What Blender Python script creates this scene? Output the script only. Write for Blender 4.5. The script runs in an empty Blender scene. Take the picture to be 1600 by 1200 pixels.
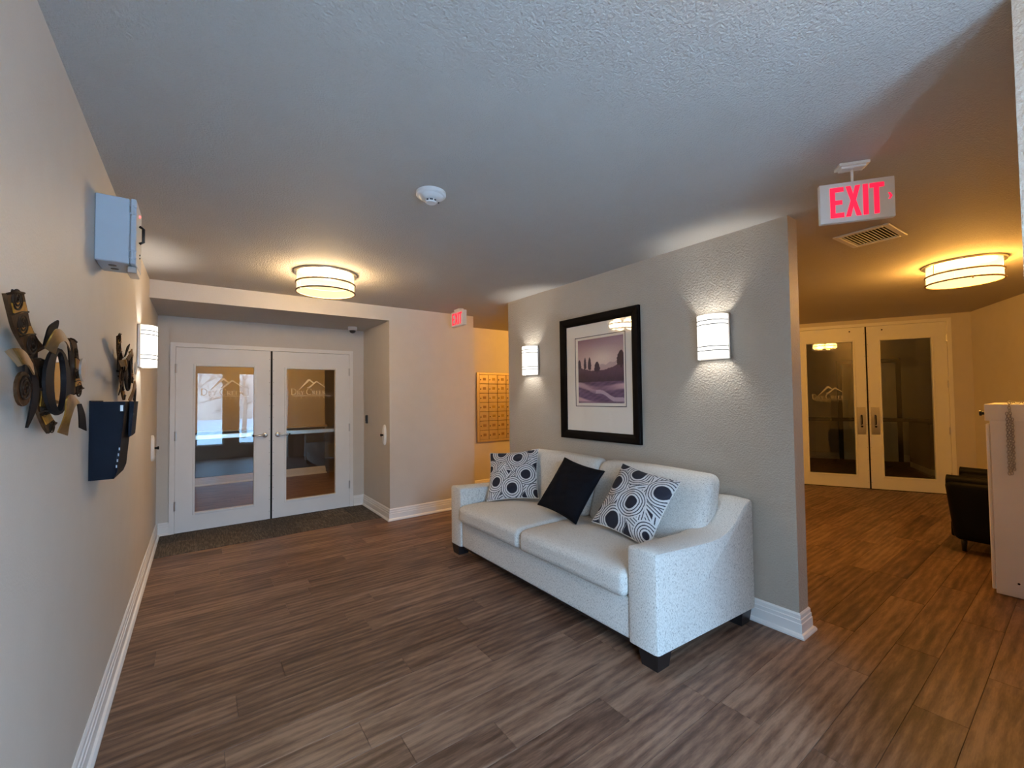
import bpy, bmesh, math, random
from mathutils import Vector, Matrix
random.seed(7)
D = bpy.data
SC = bpy.context.scene
COL = SC.collection
R = math.radians

# ------------------------------------------------------------------ camera
H = 2.5386                     # ceiling height
CAM = Vector((0.3586, 0.0, 1.4534))
F_PX = 668.8
_y, _p, _r = R(36.2353), R(1.6012), R(-0.7039)
FW = Vector((math.sin(_y)*math.cos(_p), math.cos(_y)*math.cos(_p), math.sin(_p)))
_R0 = Vector((math.cos(_y), -math.sin(_y), 0)); _U0 = _R0.cross(FW)
RT = _R0*math.cos(_r) + _U0*math.sin(_r)
UP = -_R0*math.sin(_r) + _U0*math.cos(_r)
cd = D.cameras.new('camera'); cam = D.objects.new('camera', cd); COL.objects.link(cam)
cd.sensor_fit = 'HORIZONTAL'; cd.sensor_width = 36.0; cd.lens = F_PX/1600*36.0
cd.clip_start = 0.02; cd.clip_end = 300
m = Matrix((RT, UP, -FW)).transposed().to_4x4(); m.translation = CAM
cam.matrix_world = m
SC.camera = cam

# ------------------------------------------------------------------ world, light, exposure
W = D.worlds.new('World'); SC.world = W; W.use_nodes = True
bg = W.node_tree.nodes['Background']
bg.inputs['Color'].default_value = (0.36, 0.62, 1.0, 1); bg.inputs['Strength'].default_value = 31.0
SC.view_settings.view_transform = 'Standard'; SC.view_settings.look = 'None'
SC.view_settings.exposure = 0.40; SC.view_settings.gamma = 1.0; SC.view_settings.use_curve_mapping = False
try:
    SC.cycles.use_denoising = True
    SC.cycles.max_bounces = 10; SC.cycles.diffuse_bounces = 6; SC.cycles.glossy_bounces = 5
    SC.cycles.transmission_bounces = 8; SC.cycles.transparent_max_bounces = 12
    SC.cycles.sample_clamp_indirect = 6.0
    SC.cycles.caustics_reflective = False; SC.cycles.caustics_refractive = False
except Exception: pass
AMBER = (1.0, 0.50, 0.10); WARM = (1.0, 0.74, 0.46)
L_DRUM_SIDE, L_DRUM_BOT = 3.2, 2.2
L_SCONCE, P_SCONCE = 1.15, 10.5
WIN_X = [(0.30, 0.88), (1.16, 1.74)]; WIN_Z = (0.315, 2.13); YB = -0.9
for (a, b) in WIN_X:            # portals: guide daylight sampling through the two panes, emit nothing themselves
    ld = D.lights.new('window_portal', 'AREA'); ld.shape = 'RECTANGLE'; ld.size = b-a; ld.size_y = WIN_Z[1]-WIN_Z[0]
    ld.cycles.is_portal = True
    lo = D.objects.new('window_portal', ld); COL.objects.link(lo)
    lo.location = ((a+b)/2, YB-0.10, sum(WIN_Z)/2); lo.rotation_euler = (R(90), 0, 0)

# ------------------------------------------------------------------ helpers: materials
MATS = {}
def nt(name):
    mt = D.materials.new(name); mt.use_nodes = True
    n = mt.node_tree; b = n.nodes['Principled BSDF']; MATS[name] = mt
    return mt, n, b
def node(n, t, **kw):
    x = n.nodes.new(t)
    for k, v in kw.items(): setattr(x, k, v)
    return x
def coords(n, scale=(1, 1, 1), kind='Object'):
    if kind == 'Position':
        g = node(n, 'ShaderNodeNewGeometry'); out = g.outputs['Position']
    else:
        g = node(n, 'ShaderNodeTexCoord'); out = g.outputs[kind]
    mp = node(n, 'ShaderNodeMapping'); mp.inputs['Scale'].default_value = scale
    n.links.new(out, mp.inputs['Vector']); return mp.outputs['Vector']
def noise(n, vec, scale, detail=3, rough=.55):
    t = node(n, 'ShaderNodeTexNoise'); t.inputs['Scale'].default_value = scale
    t.inputs['Detail'].default_value = detail; t.inputs['Roughness'].default_value = rough
    n.links.new(vec, t.inputs['Vector']); return t.outputs['Fac']
def ramp(n, fac, stops):
    r = node(n, 'ShaderNodeValToRGB'); e = r.color_ramp.elements
    while len(e) < len(stops): e.new(0.5)
    for el, (p, c) in zip(e, stops): el.position = p; el.color = (*c, 1)
    n.links.new(fac, r.inputs['Fac']); return r.outputs['Color']
def bump(n, b, h, strength, dist=.01):
    bp = node(n, 'ShaderNodeBump'); bp.inputs['Strength'].default_value = strength; bp.inputs['Distance'].default_value = dist
    n.links.new(h, bp.inputs['Height']); n.links.new(bp.outputs['Normal'], b.inputs['Normal'])
def plain(name, col, rough=.5, metal=0.0, var=.06, vscale=6, bmp=0, bscale=60, bdist=.004, spec=None, kind='Position'):
    mt, n, b = nt(name)
    v = coords(n, kind=kind)
    f = noise(n, v, vscale, 3)
    c = ramp(n, f, [(.3, tuple(max(0, x*(1-var)) for x in col)), (.7, tuple(min(1, x*(1+var)) for x in col))])
    n.links.new(c, b.inputs['Base Color'])
    b.inputs['Roughness'].default_value = rough; b.inputs['Metallic'].default_value = metal
    if spec is not None: b.inputs['Specular IOR Level'].default_value = spec
    if bmp: bump(n, b, noise(n, v, bscale, 2), bmp, bdist)
    return mt
def emit(name, col, s, base=None):
    mt, n, b = nt(name)
    v = coords(n); f = noise(n, v, 3, 1)
    c = ramp(n, f, [(0, tuple(x*.96 for x in col)), (1, col)])
    b.inputs['Base Color'].default_value = (*(base or col), 1)
    n.links.new(c, b.inputs['Emission Color']); b.inputs['Emission Strength'].default_value = s
    b.inputs['Roughness'].default_value = .4
    return mt
def glass(name, tint=(.93, .95, .94), ior=1.55, gain=1.0):
    mt = D.materials.new(name); mt.use_nodes = True; MATS[name] = mt
    n = mt.node_tree; n.nodes.clear()
    o = node(n, 'ShaderNodeOutputMaterial'); mx = node(n, 'ShaderNodeMixShader')
    tr = node(n, 'ShaderNodeBsdfTransparent'); tr.inputs['Color'].default_value = (*tint, 1)
    gl = node(n, 'ShaderNodeBsdfGlossy'); gl.inputs['Roughness'].default_value = 0.0; gl.inputs['Color'].default_value = (1, 1, 1, 1)
    fr = node(n, 'ShaderNodeFresnel'); fr.inputs['IOR'].default_value = ior
    mu = node(n, 'ShaderNodeMath', operation='MULTIPLY', use_clamp=True); mu.inputs[1].default_value = gain
    ge = node(n, 'ShaderNodeNewGeometry'); iv = node(n, 'ShaderNodeMath', operation='SUBTRACT'); iv.inputs[0].default_value = 1.0
    n.links.new(ge.outputs['Backfacing'], iv.inputs[1])          # only the entering face of a pane reflects
    m2 = node(n, 'ShaderNodeMath', operation='MULTIPLY'); n.links.new(mu.outputs[0], m2.inputs[0]); n.links.new(iv.outputs[0], m2.inputs[1])
    n.links.new(fr.outputs[0], mu.inputs[0]); n.links.new(m2.outputs[0], mx.inputs[0])
    n.links.new(tr.outputs[0], mx.inputs[1]); n.links.new(gl.outputs[0], mx.inputs[2]); n.links.new(mx.outputs[0], o.inputs[0])
    return mt

M_WALL = plain('light_greige_paint', (.60, .545, .475), .55, var=.02, bmp=.22, bscale=110, bdist=.004)
M_ACC = plain('taupe_accent_paint', (.44, .385, .315), .5, var=.02, bmp=.6, bscale=90, bdist=.010)
M_CEIL = plain('textured_ceiling_paint', (.47, .43, .38), .8, var=.015, bmp=.6, bscale=120, bdist=.010)
M_TRIM = plain('white_trim_paint', (.80, .78, .75), .35, var=.02)
M_DOOR = plain('white_door_paint', (.80, .79, .77), .35, var=.015)
M_GLASS = glass('door_glass', ior=1.6, gain=1.5)
M_WGLASS = glass('window_glass', ior=1.45)
M_CGLASS = glass('picture_glass', (1, 1, 1), ior=1.5)
M_CHROME = plain('brushed_nickel', (.62, .60, .58), .28, 1.0, var=.03)
M_DKMET = plain('dark_metal', (.006, .005, .0045), .45, .0, spec=.12)
M_BLACK = plain('black_plastic', (.012, .012, .014), .35)
M_FILE = plain('blue_black_plastic', (.002, .003, .008), .55, spec=.12)
M_WHITEP = plain('white_plastic', (.78, .77, .74), .4, var=.02)
M_GREYP = plain('grey_enamel', (.50, .55, .60), .45, var=.03)
M_BRASS = plain('bronze_aluminium', (.62, .47, .26), .38, .55, var=.04)
M_ARTBLK = plain('blackened_metal', (.012, .009, .008), .6, spec=.06)
M_SCROLL = plain('dark_brown_scroll', (.022, .011, .006), .6, spec=.08)
M_GOLD = plain('aged_gold', (.30, .15, .025), .36, .7, var=.4, vscale=25)
M_BROWN = plain('carved_brown', (.058, .025, .010), .6, .0, spec=.05, var=.35, vscale=40, bmp=.3, bscale=90)
M_OCHRE = plain('ochre_panel', (.36, .14, .012), .5, .0, spec=.15, var=.25, vscale=40)
M_MIRROR = plain('mirror_glass', (.92, .92, .92), .02, 1.0, var=.0)
M_FOOT = plain('black_brown_wood', (.015, .012, .012), .35)
M_LEATH = plain('black_leather', (.004, .0035, .0035), .55, bmp=.3, bscale=120, spec=.10)
M_FRAME = plain('black_picture_frame', (.004, .003, .003), .55, spec=.08)
M_VELVET = plain('black_velvet', (.004, .004, .006), .9, bmp=.2, bscale=200, spec=.15, kind='Object')
M_WAINS = plain('dark_wainscot', (.035, .025, .02), .4)
def opal(name, col, s):
    """thin opal acrylic: glows, and lets part of the bulb's light through"""
    mt = D.materials.new(name); mt.use_nodes = True; n = mt.node_tree; n.nodes.clear()
    o = node(n, 'ShaderNodeOutputMaterial'); mx = node(n, 'ShaderNodeMixShader'); mx.inputs[0].default_value = .45
    tr = node(n, 'ShaderNodeBsdfTransparent'); tr.inputs['Color'].default_value = (1, .95, .85, 1)
    em = node(n, 'ShaderNodeEmission'); em.inputs['Strength'].default_value = s
    c = ramp(n, noise(n, coords(n), 3, 1), [(0, tuple(x*.97 for x in col)), (1, col)]); n.links.new(c, em.inputs['Color'])
    n.links.new(tr.outputs[0], mx.inputs[1]); n.links.new(em.outputs[0], mx.inputs[2]); n.links.new(mx.outputs[0], o.inputs[0])
    return mt
M_DRUM = opal('lit_opal_drum', (1.0, .70, .30), L_DRUM_SIDE)
M_DRUMB = opal('lit_opal_diffuser', (1.0, .68, .24), L_DRUM_BOT)
M_BAND = plain('bronzed_band', (.20, .13, .07), .4, .6)
M_SCON = emit('lit_opal_sconce', (1.0, .97, .90), L_SCONCE, (.9, .9, .88))
M_RED = emit('lit_red', (1.0, .012, .055), 1.0, (.4, .01, .02))
M_LED = emit('red_led', (1.0, .12, .12), 2.0, (.5, .02, .03))
M_SNOW = plain('snow', (.85, .87, .90), .8)
M_TWIG = plain('bare_twig_bark', (.30, .19, .13), .9, var=.3)
M_HILL = plain('dry_brush_hillside', (.50, .36, .28), .95, var=.4, vscale=.6)
M_STEEL = plain('chain_steel', (.42, .41, .40), .35, .9, var=.15)

def m_frost():
    mt = D.materials.new('frosted_etching'); mt.use_nodes = True; n = mt.node_tree; n.nodes.clear()
    o = node(n, 'ShaderNodeOutputMaterial'); mx = node(n, 'ShaderNodeMixShader'); mx.inputs[0].default_value = .5
    tr = node(n, 'ShaderNodeBsdfTransparent'); df = node(n, 'ShaderNodeAddShader'); d1 = node(n, 'ShaderNodeBsdfDiffuse'); d1.inputs['Color'].default_value = (.6, .6, .57, 1); d2 = node(n, 'ShaderNodeBsdfTranslucent'); d2.inputs['Color'].default_value = (.8, .78, .72, 1)
    n.links.new(d1.outputs[0], df.inputs[0]); n.links.new(d2.outputs[0], df.inputs[1])
    n.links.new(tr.outputs[0], mx.inputs[1]); n.links.new(df.outputs[0], mx.inputs[2]); n.links.new(mx.outputs[0], o.inputs[0])
    return mt
M_FROST = m_frost()

def m_wood():
    mt, n, b = nt('vinyl_wood_plank')
    oi = node(n, 'ShaderNodeObjectInfo')
    g = node(n, 'ShaderNodeNewGeometry')
    off = node(n, 'ShaderNodeMath', operation='MULTIPLY'); off.inputs[1].default_value = 37.0
    n.links.new(oi.outputs['Random'], off.inputs[0])
    cx = node(n, 'ShaderNodeCombineXYZ')
    n.links.new(off.outputs[0], cx.inputs[0]); n.links.new(off.outputs[0], cx.inputs[1])
    ad = node(n, 'ShaderNodeVectorMath', operation='ADD')
    n.links.new(g.outputs['Position'], ad.inputs[0]); n.links.new(cx.outputs[0], ad.inputs[1])
    m1 = node(n, 'ShaderNodeMapping'); m1.inputs['Scale'].default_value = (2.4, 17.0, 1)
    n.links.new(ad.outputs[0], m1.inputs['Vector'])
    big = noise(n, m1.outputs[0], 1.0, 6, .68)
    m2 = node(n, 'ShaderNodeMapping'); m2.inputs['Scale'].default_value = (16, 150.0, 1)
    n.links.new(ad.outputs[0], m2.inputs['Vector'])
    fine = noise(n, m2.outputs[0], 1.0, 3, .6)
    m3 = node(n, 'ShaderNodeMapping'); m3.inputs['Scale'].default_value = (.55, 3.2, 1)
    n.links.new(ad.outputs[0], m3.inputs['Vector'])
    w = node(n, 'ShaderNodeTexWave'); w.wave_type = 'RINGS'; w.inputs['Scale'].default_value = 2.2; w.inputs['Distortion'].default_value = 6.0
    w.inputs['Detail'].default_value = 3
    n.links.new(m3.outputs[0], w.inputs['Vector'])
    mix = node(n, 'ShaderNodeMath', operation='MULTIPLY_ADD'); mix.inputs[1].default_value = .30
    n.links.new(fine, mix.inputs[0]); n.links.new(big, mix.inputs[2])
    mix2 = node(n, 'ShaderNodeMath', operation='MULTIPLY_ADD'); mix2.inputs[1].default_value = .12
    n.links.new(w.outputs['Fac'], mix2.inputs[0]); n.links.new(mix.outputs[0], mix2.inputs[2])
    rnd = node(n, 'ShaderNodeMath', operation='MULTIPLY_ADD'); rnd.inputs[1].default_value = .16
    n.links.new(oi.outputs['Random'], rnd.inputs[0]); n.links.new(mix2.outputs[0], rnd.inputs[2])
    c = ramp(n, rnd.outputs[0], [(.46, (.020, .0092, .0054)), (.62, (.066, .032, .0185)), (.76, (.132, .070, .043)), (.98, (.265, .16, .102))])
    n.links.new(c, b.inputs['Base Color'])
    rr = node(n, 'ShaderNodeMapRange'); rr.inputs['To Min'].default_value = .40; rr.inputs['To Max'].default_value = .56
    n.links.new(fine, rr.inputs[0]); n.links.new(rr.outputs[0], b.inputs['Roughness'])
    bump(n, b, fine, .12, .002)
    return mt
M_WOOD = m_wood()

def m_sofa():
    mt, n, b = nt('cream_chenille')
    v = coords(n, (330, 330, 95), 'Object')
    f = noise(n, v, 1.0, 2, .6)
    c = ramp(n, f, [(.30, (.22, .205, .18)), (.45, (.66, .63, .575)), (.75, (.80, .77, .715))])
    n.links.new(c, b.inputs['Base Color']); b.inputs['Roughness'].default_value = .95
    b.inputs['Specular IOR Level'].default_value = .15
    bump(n, b, f, .5, .003)
    return mt
M_SOFA = m_sofa()

def m_carpet():
    mt, n, b = nt('brown_carpet_tile')
    oi = node(n, 'ShaderNodeObjectInfo')
    v = coords(n, (90, 9, 20), 'Position'); f = noise(n, v, 1.0, 3, .7)
    ad = node(n, 'ShaderNodeMath', operation='MULTIPLY_ADD'); ad.inputs[1].default_value = .14
    n.links.new(oi.outputs['Random'], ad.inputs[0]); n.links.new(f, ad.inputs[2])
    c = ramp(n, ad.outputs[0], [(.35, (.03, .024, .018)), (.6, (.085, .068, .050)), (.8, (.19, .155, .115))])
    n.links.new(c, b.inputs['Base Color']); b.inputs['Roughness'].default_value = 1.0
    bump(n, b, noise(n, coords(n, (1, 1, 1), 'Position'), 260, 2), .8, .006)
    return mt
M_CARPET = m_carpet()

def m_attr(name, rough=.8, bscale=0):
    mt, n, b = nt(name)
    a = node(n, 'ShaderNodeAttribute'); a.attribute_name = 'Col'
    v = coords(n); f = noise(n, v, 220, 2)
    hs = node(n, 'ShaderNodeMixRGB'); hs.blend_type = 'MULTIPLY'; hs.inputs[0].default_value = .25
    n.links.new(a.outputs['Color'], hs.inputs[1]); n.links.new(f, hs.inputs[2]); n.links.new(hs.outputs[0], b.inputs['Base Color'])
    b.inputs['Roughness'].default_value = rough
    if bscale: bump(n, b, noise(n, v, bscale, 2), .4, .003)
    return mt
M_PRINT = m_attr('printed_landscape', .6)
M_PILLOW = m_attr('patterned_weave', .95, 300)

# ------------------------------------------------------------------ helpers: geometry
def bx(bm, a, b, bev=0, seg=1):
    x0, y0, z0 = a; x1, y1, z1 = b
    vs = [bm.verts.new(p) for p in ((x0,y0,z0),(x1,y0,z0),(x1,y1,z0),(x0,y1,z0),(x0,y0,z1),(x1,y0,z1),(x1,y1,z1),(x0,y1,z1))]
    fs = [bm.faces.new([vs[i] for i in f]) for f in ((3,2,1,0),(4,5,6,7),(0,1,5,4),(1,2,6,5),(2,3,7,6),(3,0,4,7))]
    if bev:
        es = list({e for f in fs for e in f.edges})
        bmesh.ops.bevel(bm, geom=es, offset=bev, segments=seg, profile=.5, affect='EDGES')
    return bm
def BX(a, b, bev=0, seg=1): return bx(bmesh.new(), a, b, bev, seg)
def prism(bm, poly, axis, t0, t1):
    """poly: 2D points; axis 'x','y','z' = extrusion axis; the 2D coords are the other two axes in order"""
    def P(p, t):
        return {'x': (t, p[0], p[1]), 'y': (p[0], t, p[1]), 'z': (p[0], p[1], t)}[axis]
    a = [bm.verts.new(P(p, t0)) for p in poly]; b = [bm.verts.new(P(p, t1)) for p in poly]
    n = len(poly)
    bm.faces.new(a); bm.faces.new(b[::-1])
    for i in range(n): bm.faces.new((a[i], b[i], b[(i+1) % n], a[(i+1) % n]))
    bmesh.ops.recalc_face_normals(bm, faces=bm.faces[:])
    return bm
def lathe(bm, prof, c, n=32, axis='z'):
    """prof: (r, h) list, revolve about axis through c"""
    rings = []
    for r, h in prof:
        ring = []
        for i in range(n):
            a = 2*math.pi*i/n; p = (r*math.cos(a), r*math.sin(a), h)
            if axis == 'x': p = (p[2], p[0], p[1])
            if axis == 'y': p = (p[0], p[2], p[1])
            ring.append(bm.verts.new((c[0]+p[0], c[1]+p[1], c[2]+p[2])))
        rings.append(ring)
    for a, b in zip(rings, rings[1:]):
        for i in range(n): bm.faces.new((a[i], a[(i+1) % n], b[(i+1) % n], b[i]))
    if prof[0][0] > 1e-5: bm.faces.new(rings[0][::-1])
    if prof[-1][0] > 1e-5: bm.faces.new(rings[-1])
    bmesh.ops.remove_doubles(bm, verts=bm.verts[:], dist=1e-6)
    bmesh.ops.recalc_face_normals(bm, faces=bm.faces[:])
    return bm
def tube(bm, pts, r, n=8, closed=False):
    pts = [Vector(p) for p in pts]; rings = []
    N = len(pts); prev = None
    for i, p in enumerate(pts):
        if closed: t = pts[(i+1) % N]-pts[i-1]
        else: t = pts[min(i+1, N-1)]-pts[max(i-1, 0)]
        t.normalize()
        a = prev if prev is not None else (Vector((0, 0, 1)) if abs(t.z) < .9 else Vector((1, 0, 0)))
        u = (a-t*a.dot(t)).normalized(); v = t.cross(u); prev = u
        rr = r[i] if isinstance(r, (list, tuple)) else r
        rings.append([bm.verts.new(p+u*rr*math.cos(2*math.pi*k/n)+v*rr*math.sin(2*math.pi*k/n)) for k in range(n)])
    L = list(zip(rings, rings[1:])) + ([(rings[-1], rings[0])] if closed else [])
    for a, b in L:
        for k in range(n): bm.faces.new((a[k], a[(k+1) % n], b[(k+1) % n], b[k]))
    if not closed: bm.faces.new(rings[0][::-1]); bm.faces.new(rings[-1])
    return bm
def rbox(size, r, fn=None, mid=6, k=4, crown=0, bm=None, c=(0, 0, 0)):
    """soft rounded box centred on c; fn(p) deforms each point (local)"""
    bm = bm or bmesh.new(); h = [s/2 for s in size]; ax = []
    for a in range(3):
        rr = min(r, h[a]*.999); l = [-h[a]+rr*(1-math.cos(math.pi/2*i/k)) for i in range(k)]
        inner = [-(h[a]-rr)+2*(h[a]-rr)*i/mid for i in range(mid+1)]
        ax.append(l+inner+[-v for v in l[::-1]])
    cache = {}
    def V(p):
        key = tuple(round(x, 6) for x in p)
        if key in cache: return cache[key]
        q = Vector([max(-(h[a]-min(r, h[a]*.999)), min(h[a]-min(r, h[a]*.999), p[a])) for a in range(3)])
        d = Vector(p)-q
        pt = q+d.normalized()*r if d.length > 1e-9 else q
        if crown:
            w = (1-(pt.x/h[0])**2)*(1-(pt.y/h[1])**2)
            pt.z += crown*max(0, w)*(1 if pt.z > 0 else -.15)
        if fn: pt = Vector(fn(pt))
        cache[key] = bm.verts.new((pt.x+c[0], pt.y+c[1], pt.z+c[2])); return cache[key]
    for a in range(3):
        b_, c_ = (a+1) % 3, (a+2) % 3
        for s in (-1, 1):
            for i in range(len(ax[b_])-1):
                for j in range(len(ax[c_])-1):
                    q = []
                    for (u, v) in ((i, j), (i+1, j), (i+1, j+1), (i, j+1)):
                        p = [0, 0, 0]; p[a] = s*h[a]; p[b_] = ax[b_][u]; p[c_] = ax[c_][v]; q.append(V(p))
                    if len(set(q)) >= 3:
                        try: bm.faces.new(q if s > 0 else q[::-1])
                        except ValueError: pass
    return bm
def sweep(path, prof, closed=False):
    """prof: (offset to the left of travel, z) swept along a floor polyline with mitred corners"""
    bm = bmesh.new(); N = len(path); P = [Vector((*p, 0)) for p in path]; rings = []
    for i in range(N):
        d1 = (P[i]-P[i-1]).normalized() if i > 0 or closed else None
        d2 = (P[(i+1) % N]-P[i]).normalized() if i < N-1 or closed else None
        d1 = d1 or d2; d2 = d2 or d1
        n1 = Vector((-d1.y, d1.x, 0)); n2 = Vector((-d2.y, d2.x, 0)); b = n1+n2
        b = b/(b.dot(n1)) if b.length > 1e-6 else n1
        rings.append([bm.verts.new(P[i]+b*o+Vector((0, 0, z))) for o, z in prof])
    k = len(prof)
    for a, b in zip(rings, rings[1:]):
        for j in range(k): bm.faces.new((a[j], a[(j+1) % k], b[(j+1) % k], b[j]))
    bm.faces.new(rings[0][::-1]); bm.faces.new(rings[-1])
    bmesh.ops.recalc_face_normals(bm, faces=bm.faces[:])
    return bm
def strip(bm, left, right, th, n):
    """thin plate between two edge polylines (3D), thickness th along -n"""
    n = Vector(n).normalized()*th
    t = [[bm.verts.new(Vector(p)) for p in e] for e in (left, right)]
    u = [[bm.verts.new(Vector(p)-n) for p in e] for e in (left, right)]
    for i in range(len(left)-1):
        bm.faces.new((t[0][i], t[1][i], t[1][i+1], t[0][i+1])); bm.faces.new((u[0][i+1], u[1][i+1], u[1][i], u[0][i]))
        bm.faces.new((t[0][i+1], u[0][i+1], u[0][i], t[0][i])); bm.faces.new((t[1][i], u[1][i], u[1][i+1], t[1][i+1]))
    bm.faces.new((t[0][0], u[0][0], u[1][0], t[1][0])); bm.faces.new((t[1][-1], u[1][-1], u[0][-1], t[0][-1]))
    bmesh.ops.recalc_face_normals(bm, faces=bm.faces[:])
    return bm
def obj(name, bm, mat, parent=None, smooth=False, auto=True):
    me = D.meshes.new(name); bm.to_mesh(me); bm.free(); return mobj(name, me, mat, parent, smooth)
def mobj(name, me, mat, parent=None, smooth=False):
    for mt in (mat if isinstance(mat, (list, tuple)) else [mat]):
        if mt is not None: me.materials.append(mt)
    if smooth:
        for p in me.polygons: p.use_smooth = True
        if smooth == 'auto':
            try: me.set_sharp_from_angle(angle=R(40))
            except Exception: pass
    o = D.objects.new(name, me); COL.objects.link(o)
    if parent is not None:
        o.parent = parent
        if parent.get('_world'): o.matrix_parent_inverse = Matrix.Translation(-Vector(parent.location)) if not parent.parent else Matrix.Identity(4)
    return o
def tag(o, label, cat, group=None, kind=None):
    o['label'] = label; o['category'] = cat
    if group: o['group'] = group
    if kind: o['kind'] = kind
    return o
def thing(name, label, cat, loc, rz=0, group=None, kind=None):
    """Empty at a thing's base; children are built in the thing's own local frame"""
    o = D.objects.new(name, None); COL.objects.link(o); o.empty_display_size = .1
    o.location = loc; o.rotation_euler = (0, 0, rz)
    return tag(o, label, cat, group, kind)
def struct(name, bm, mat, label, cat, smooth=False):
    return tag(obj(name, bm, mat, None, smooth), label, cat, kind='structure')
def copy_tree(o, parent=None):
    c = o.copy(); COL.objects.link(c); c.parent = parent
    for ch in o.children: copy_tree(ch, c)
    return c

# ------------------------------------------------------------------ plan of the place
YS, YD, XA, HS = 4.9692, 5.9585, 2.1931, 2.3725     # soffit/return wall, entrance wall, alcove side, alcove ceiling
XS, XS2, YSN, YSF = 3.2572, 3.388, 1.0856, 4.0146   # sofa wall
XW = 3.3615; YM = 5.78                              # return wall end, mailbox wall
DA = Vector((8.094, 2.761)); DE = Vector((.441, -.8975)).normalized(); DN = Vector((-DE.y, DE.x))   # hall door wall frame
DRZ = math.atan2(DE.y, DE.x)
XN, YN = 2.15, .1063                                # near corner on the right

# ------------------------------------------------------------------ structure: walls
struct('wall_left', BX((-.12, YB-.12, 0), (0, YD+.12, H)), M_WALL, 'long light greige wall with the metal wall art on it', 'wall')
bm = bmesh.new()
bx(bm, (0, YD, 0), (.155, YD+.12, H)); bx(bm, (2.0, YD, 0), (XA, YD+.12, H)); bx(bm, (.155, YD, 2.042), (2.0, YD+.12, H))
struct('wall_entrance', bm, M_WALL, 'greige wall around the white double entrance doors', 'wall')
struct('wall_return', BX((XA, YS, 0), (XW, 6.2, H)), M_WALL, 'pale greige wall between entrance alcove and mailboxes', 'wall')
bm = BX((0, YS, HS), (XA, YD, H)); bm.faces.ensure_lookup_table(); bm.normal_update()
for f in bm.faces: f.material_index = 1 if f.normal.z < -.5 else 0
struct('ceiling_alcove', bm, [M_WALL, M_CEIL], 'lowered soffit over the entrance door alcove', 'ceiling')
struct('wall_sofa', BX((XS, YSN, 0), (XS2, YSF, H)), M_ACC, 'taupe accent wall behind the cream sofa', 'wall')
struct('wall_mailbox', BX((XW, YM, 0), (6.9, YM+.12, H)), M_WALL, 'amber lit wall holding the mailboxes', 'wall')
def local_struct(name, bm, mat, label, cat):
    o = struct(name, bm, mat, label, cat); o.location = (DA.x, DA.y, 0); o.rotation_euler = (0, 0, DRZ); return o
bm = bmesh.new()
bx(bm, (-3.45, 0, 0), (-.087, .12, H)); bx(bm, (1.717, 0, 0), (2.085, .12, H)); bx(bm, (-.087, 0, 2.435), (1.717, .12, H))
local_struct('wall_hall', bm, M_WALL, 'amber lit wall around the cream double doors at the hall end', 'wall')
local_struct('wall_hall_right', BX((1.965, -2.06, 0), (2.085, 0, H)), M_WALL, 'brown shaded hall wall behind the white cabinet', 'wall')
struct('wall_near', BX((XN, YB-.12, 0), (XN+.12, YN, H)), M_ACC, 'pale wall edge at the far right of the photo', 'wall')
struct('wall_south', BX((XN+.12, -.02, 0), (7.16, YN, H)), M_WALL, 'hall wall behind the white cabinet and the black armchair', 'wall')
bm = bmesh.new(); xs = [0]+[v for w in WIN_X for v in w]+[XN]
for i in range(0, len(xs), 2): bx(bm, (xs[i], YB-.12, 0), (xs[i+1], YB, H))
for a, b in WIN_X: bx(bm, (a, YB-.12, 0), (b, YB, WIN_Z[0])); bx(bm, (a, YB-.12, WIN_Z[1]), (b, YB, H))
struct('wall_back', bm, M_WALL, 'window wall reflected in the entrance door glass', 'wall')
struct('ceiling', bx(BX((-.12, YB-.12, H), (13.2, YD, H+.1)), (-1.2, YD, H), (13.2, 11.4, H+.1)), M_CEIL, 'grey orange-peel textured ceiling', 'ceiling')

for i, (a, b) in enumerate(WIN_X):
    w = thing('window_%d' % (i+1), ['tall snowy window reflected in the left entrance door, nearer the wall', 'tall snowy window reflected in the left entrance door, beside the levers'][i], 'window', ((a+b)/2, YB-.06, WIN_Z[0]), kind='structure')
    hw, hh = (b-a)/2, WIN_Z[1]-WIN_Z[0]
    bm = bmesh.new()
    bx(bm, (-hw, -.04, 0), (-hw+.04, .04, hh)); bx(bm, (hw-.04, -.04, 0), (hw, .04, hh)); bx(bm, (-hw+.04, -.04, 0), (hw-.04, .04, .04)); bx(bm, (-hw+.04, -.04, hh-.04), (hw-.04, .04, hh))
    obj('window_frame', bm, M_WALL, w)
    obj('pane', BX((-hw+.04, -.004, .04), (hw-.04, .004, hh-.04)), M_WGLASS, w)
    obj('window_sill', BX((-hw, .04, -.0), (hw, .09, .02), .004), M_TRIM, w)

# rooms beyond the two pairs of doors
bm = bmesh.new()
bx(bm, (-1.1, YD+.12, 0), (-1.0, 11.2, H)); bx(bm, (4.3, 6.2, 0), (4.4, 11.2, H)); bx(bm, (-1.0, 11.1, 0), (4.3, 11.2, H))
bx(bm, (-1.0, YD, 0), (-.12, YD+.12, H)); bx(bm, (XW, 6.1, 0), (4.3, 6.2, H)); bx(bm, (-1.0, 8.96, .93), (2.36, 9.08, H))
struct('wall_vestibule', bm, M_WALL, 'amber lit vestibule wall seen through the entrance door glass', 'wall')
struct('wall_wainscot', BX((-1.0, 8.96, 0), (2.36, 9.08, .90)), M_WAINS, 'dark half wall seen through the entrance door glass', 'wall')
struct('trim_5', BX((-1.0, 8.90, .90), (2.40, 9.10, .935), .006), M_BRASS, 'wooden cap on the dark half wall behind the entrance doors', 'trim')
bm = bmesh.new()
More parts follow.
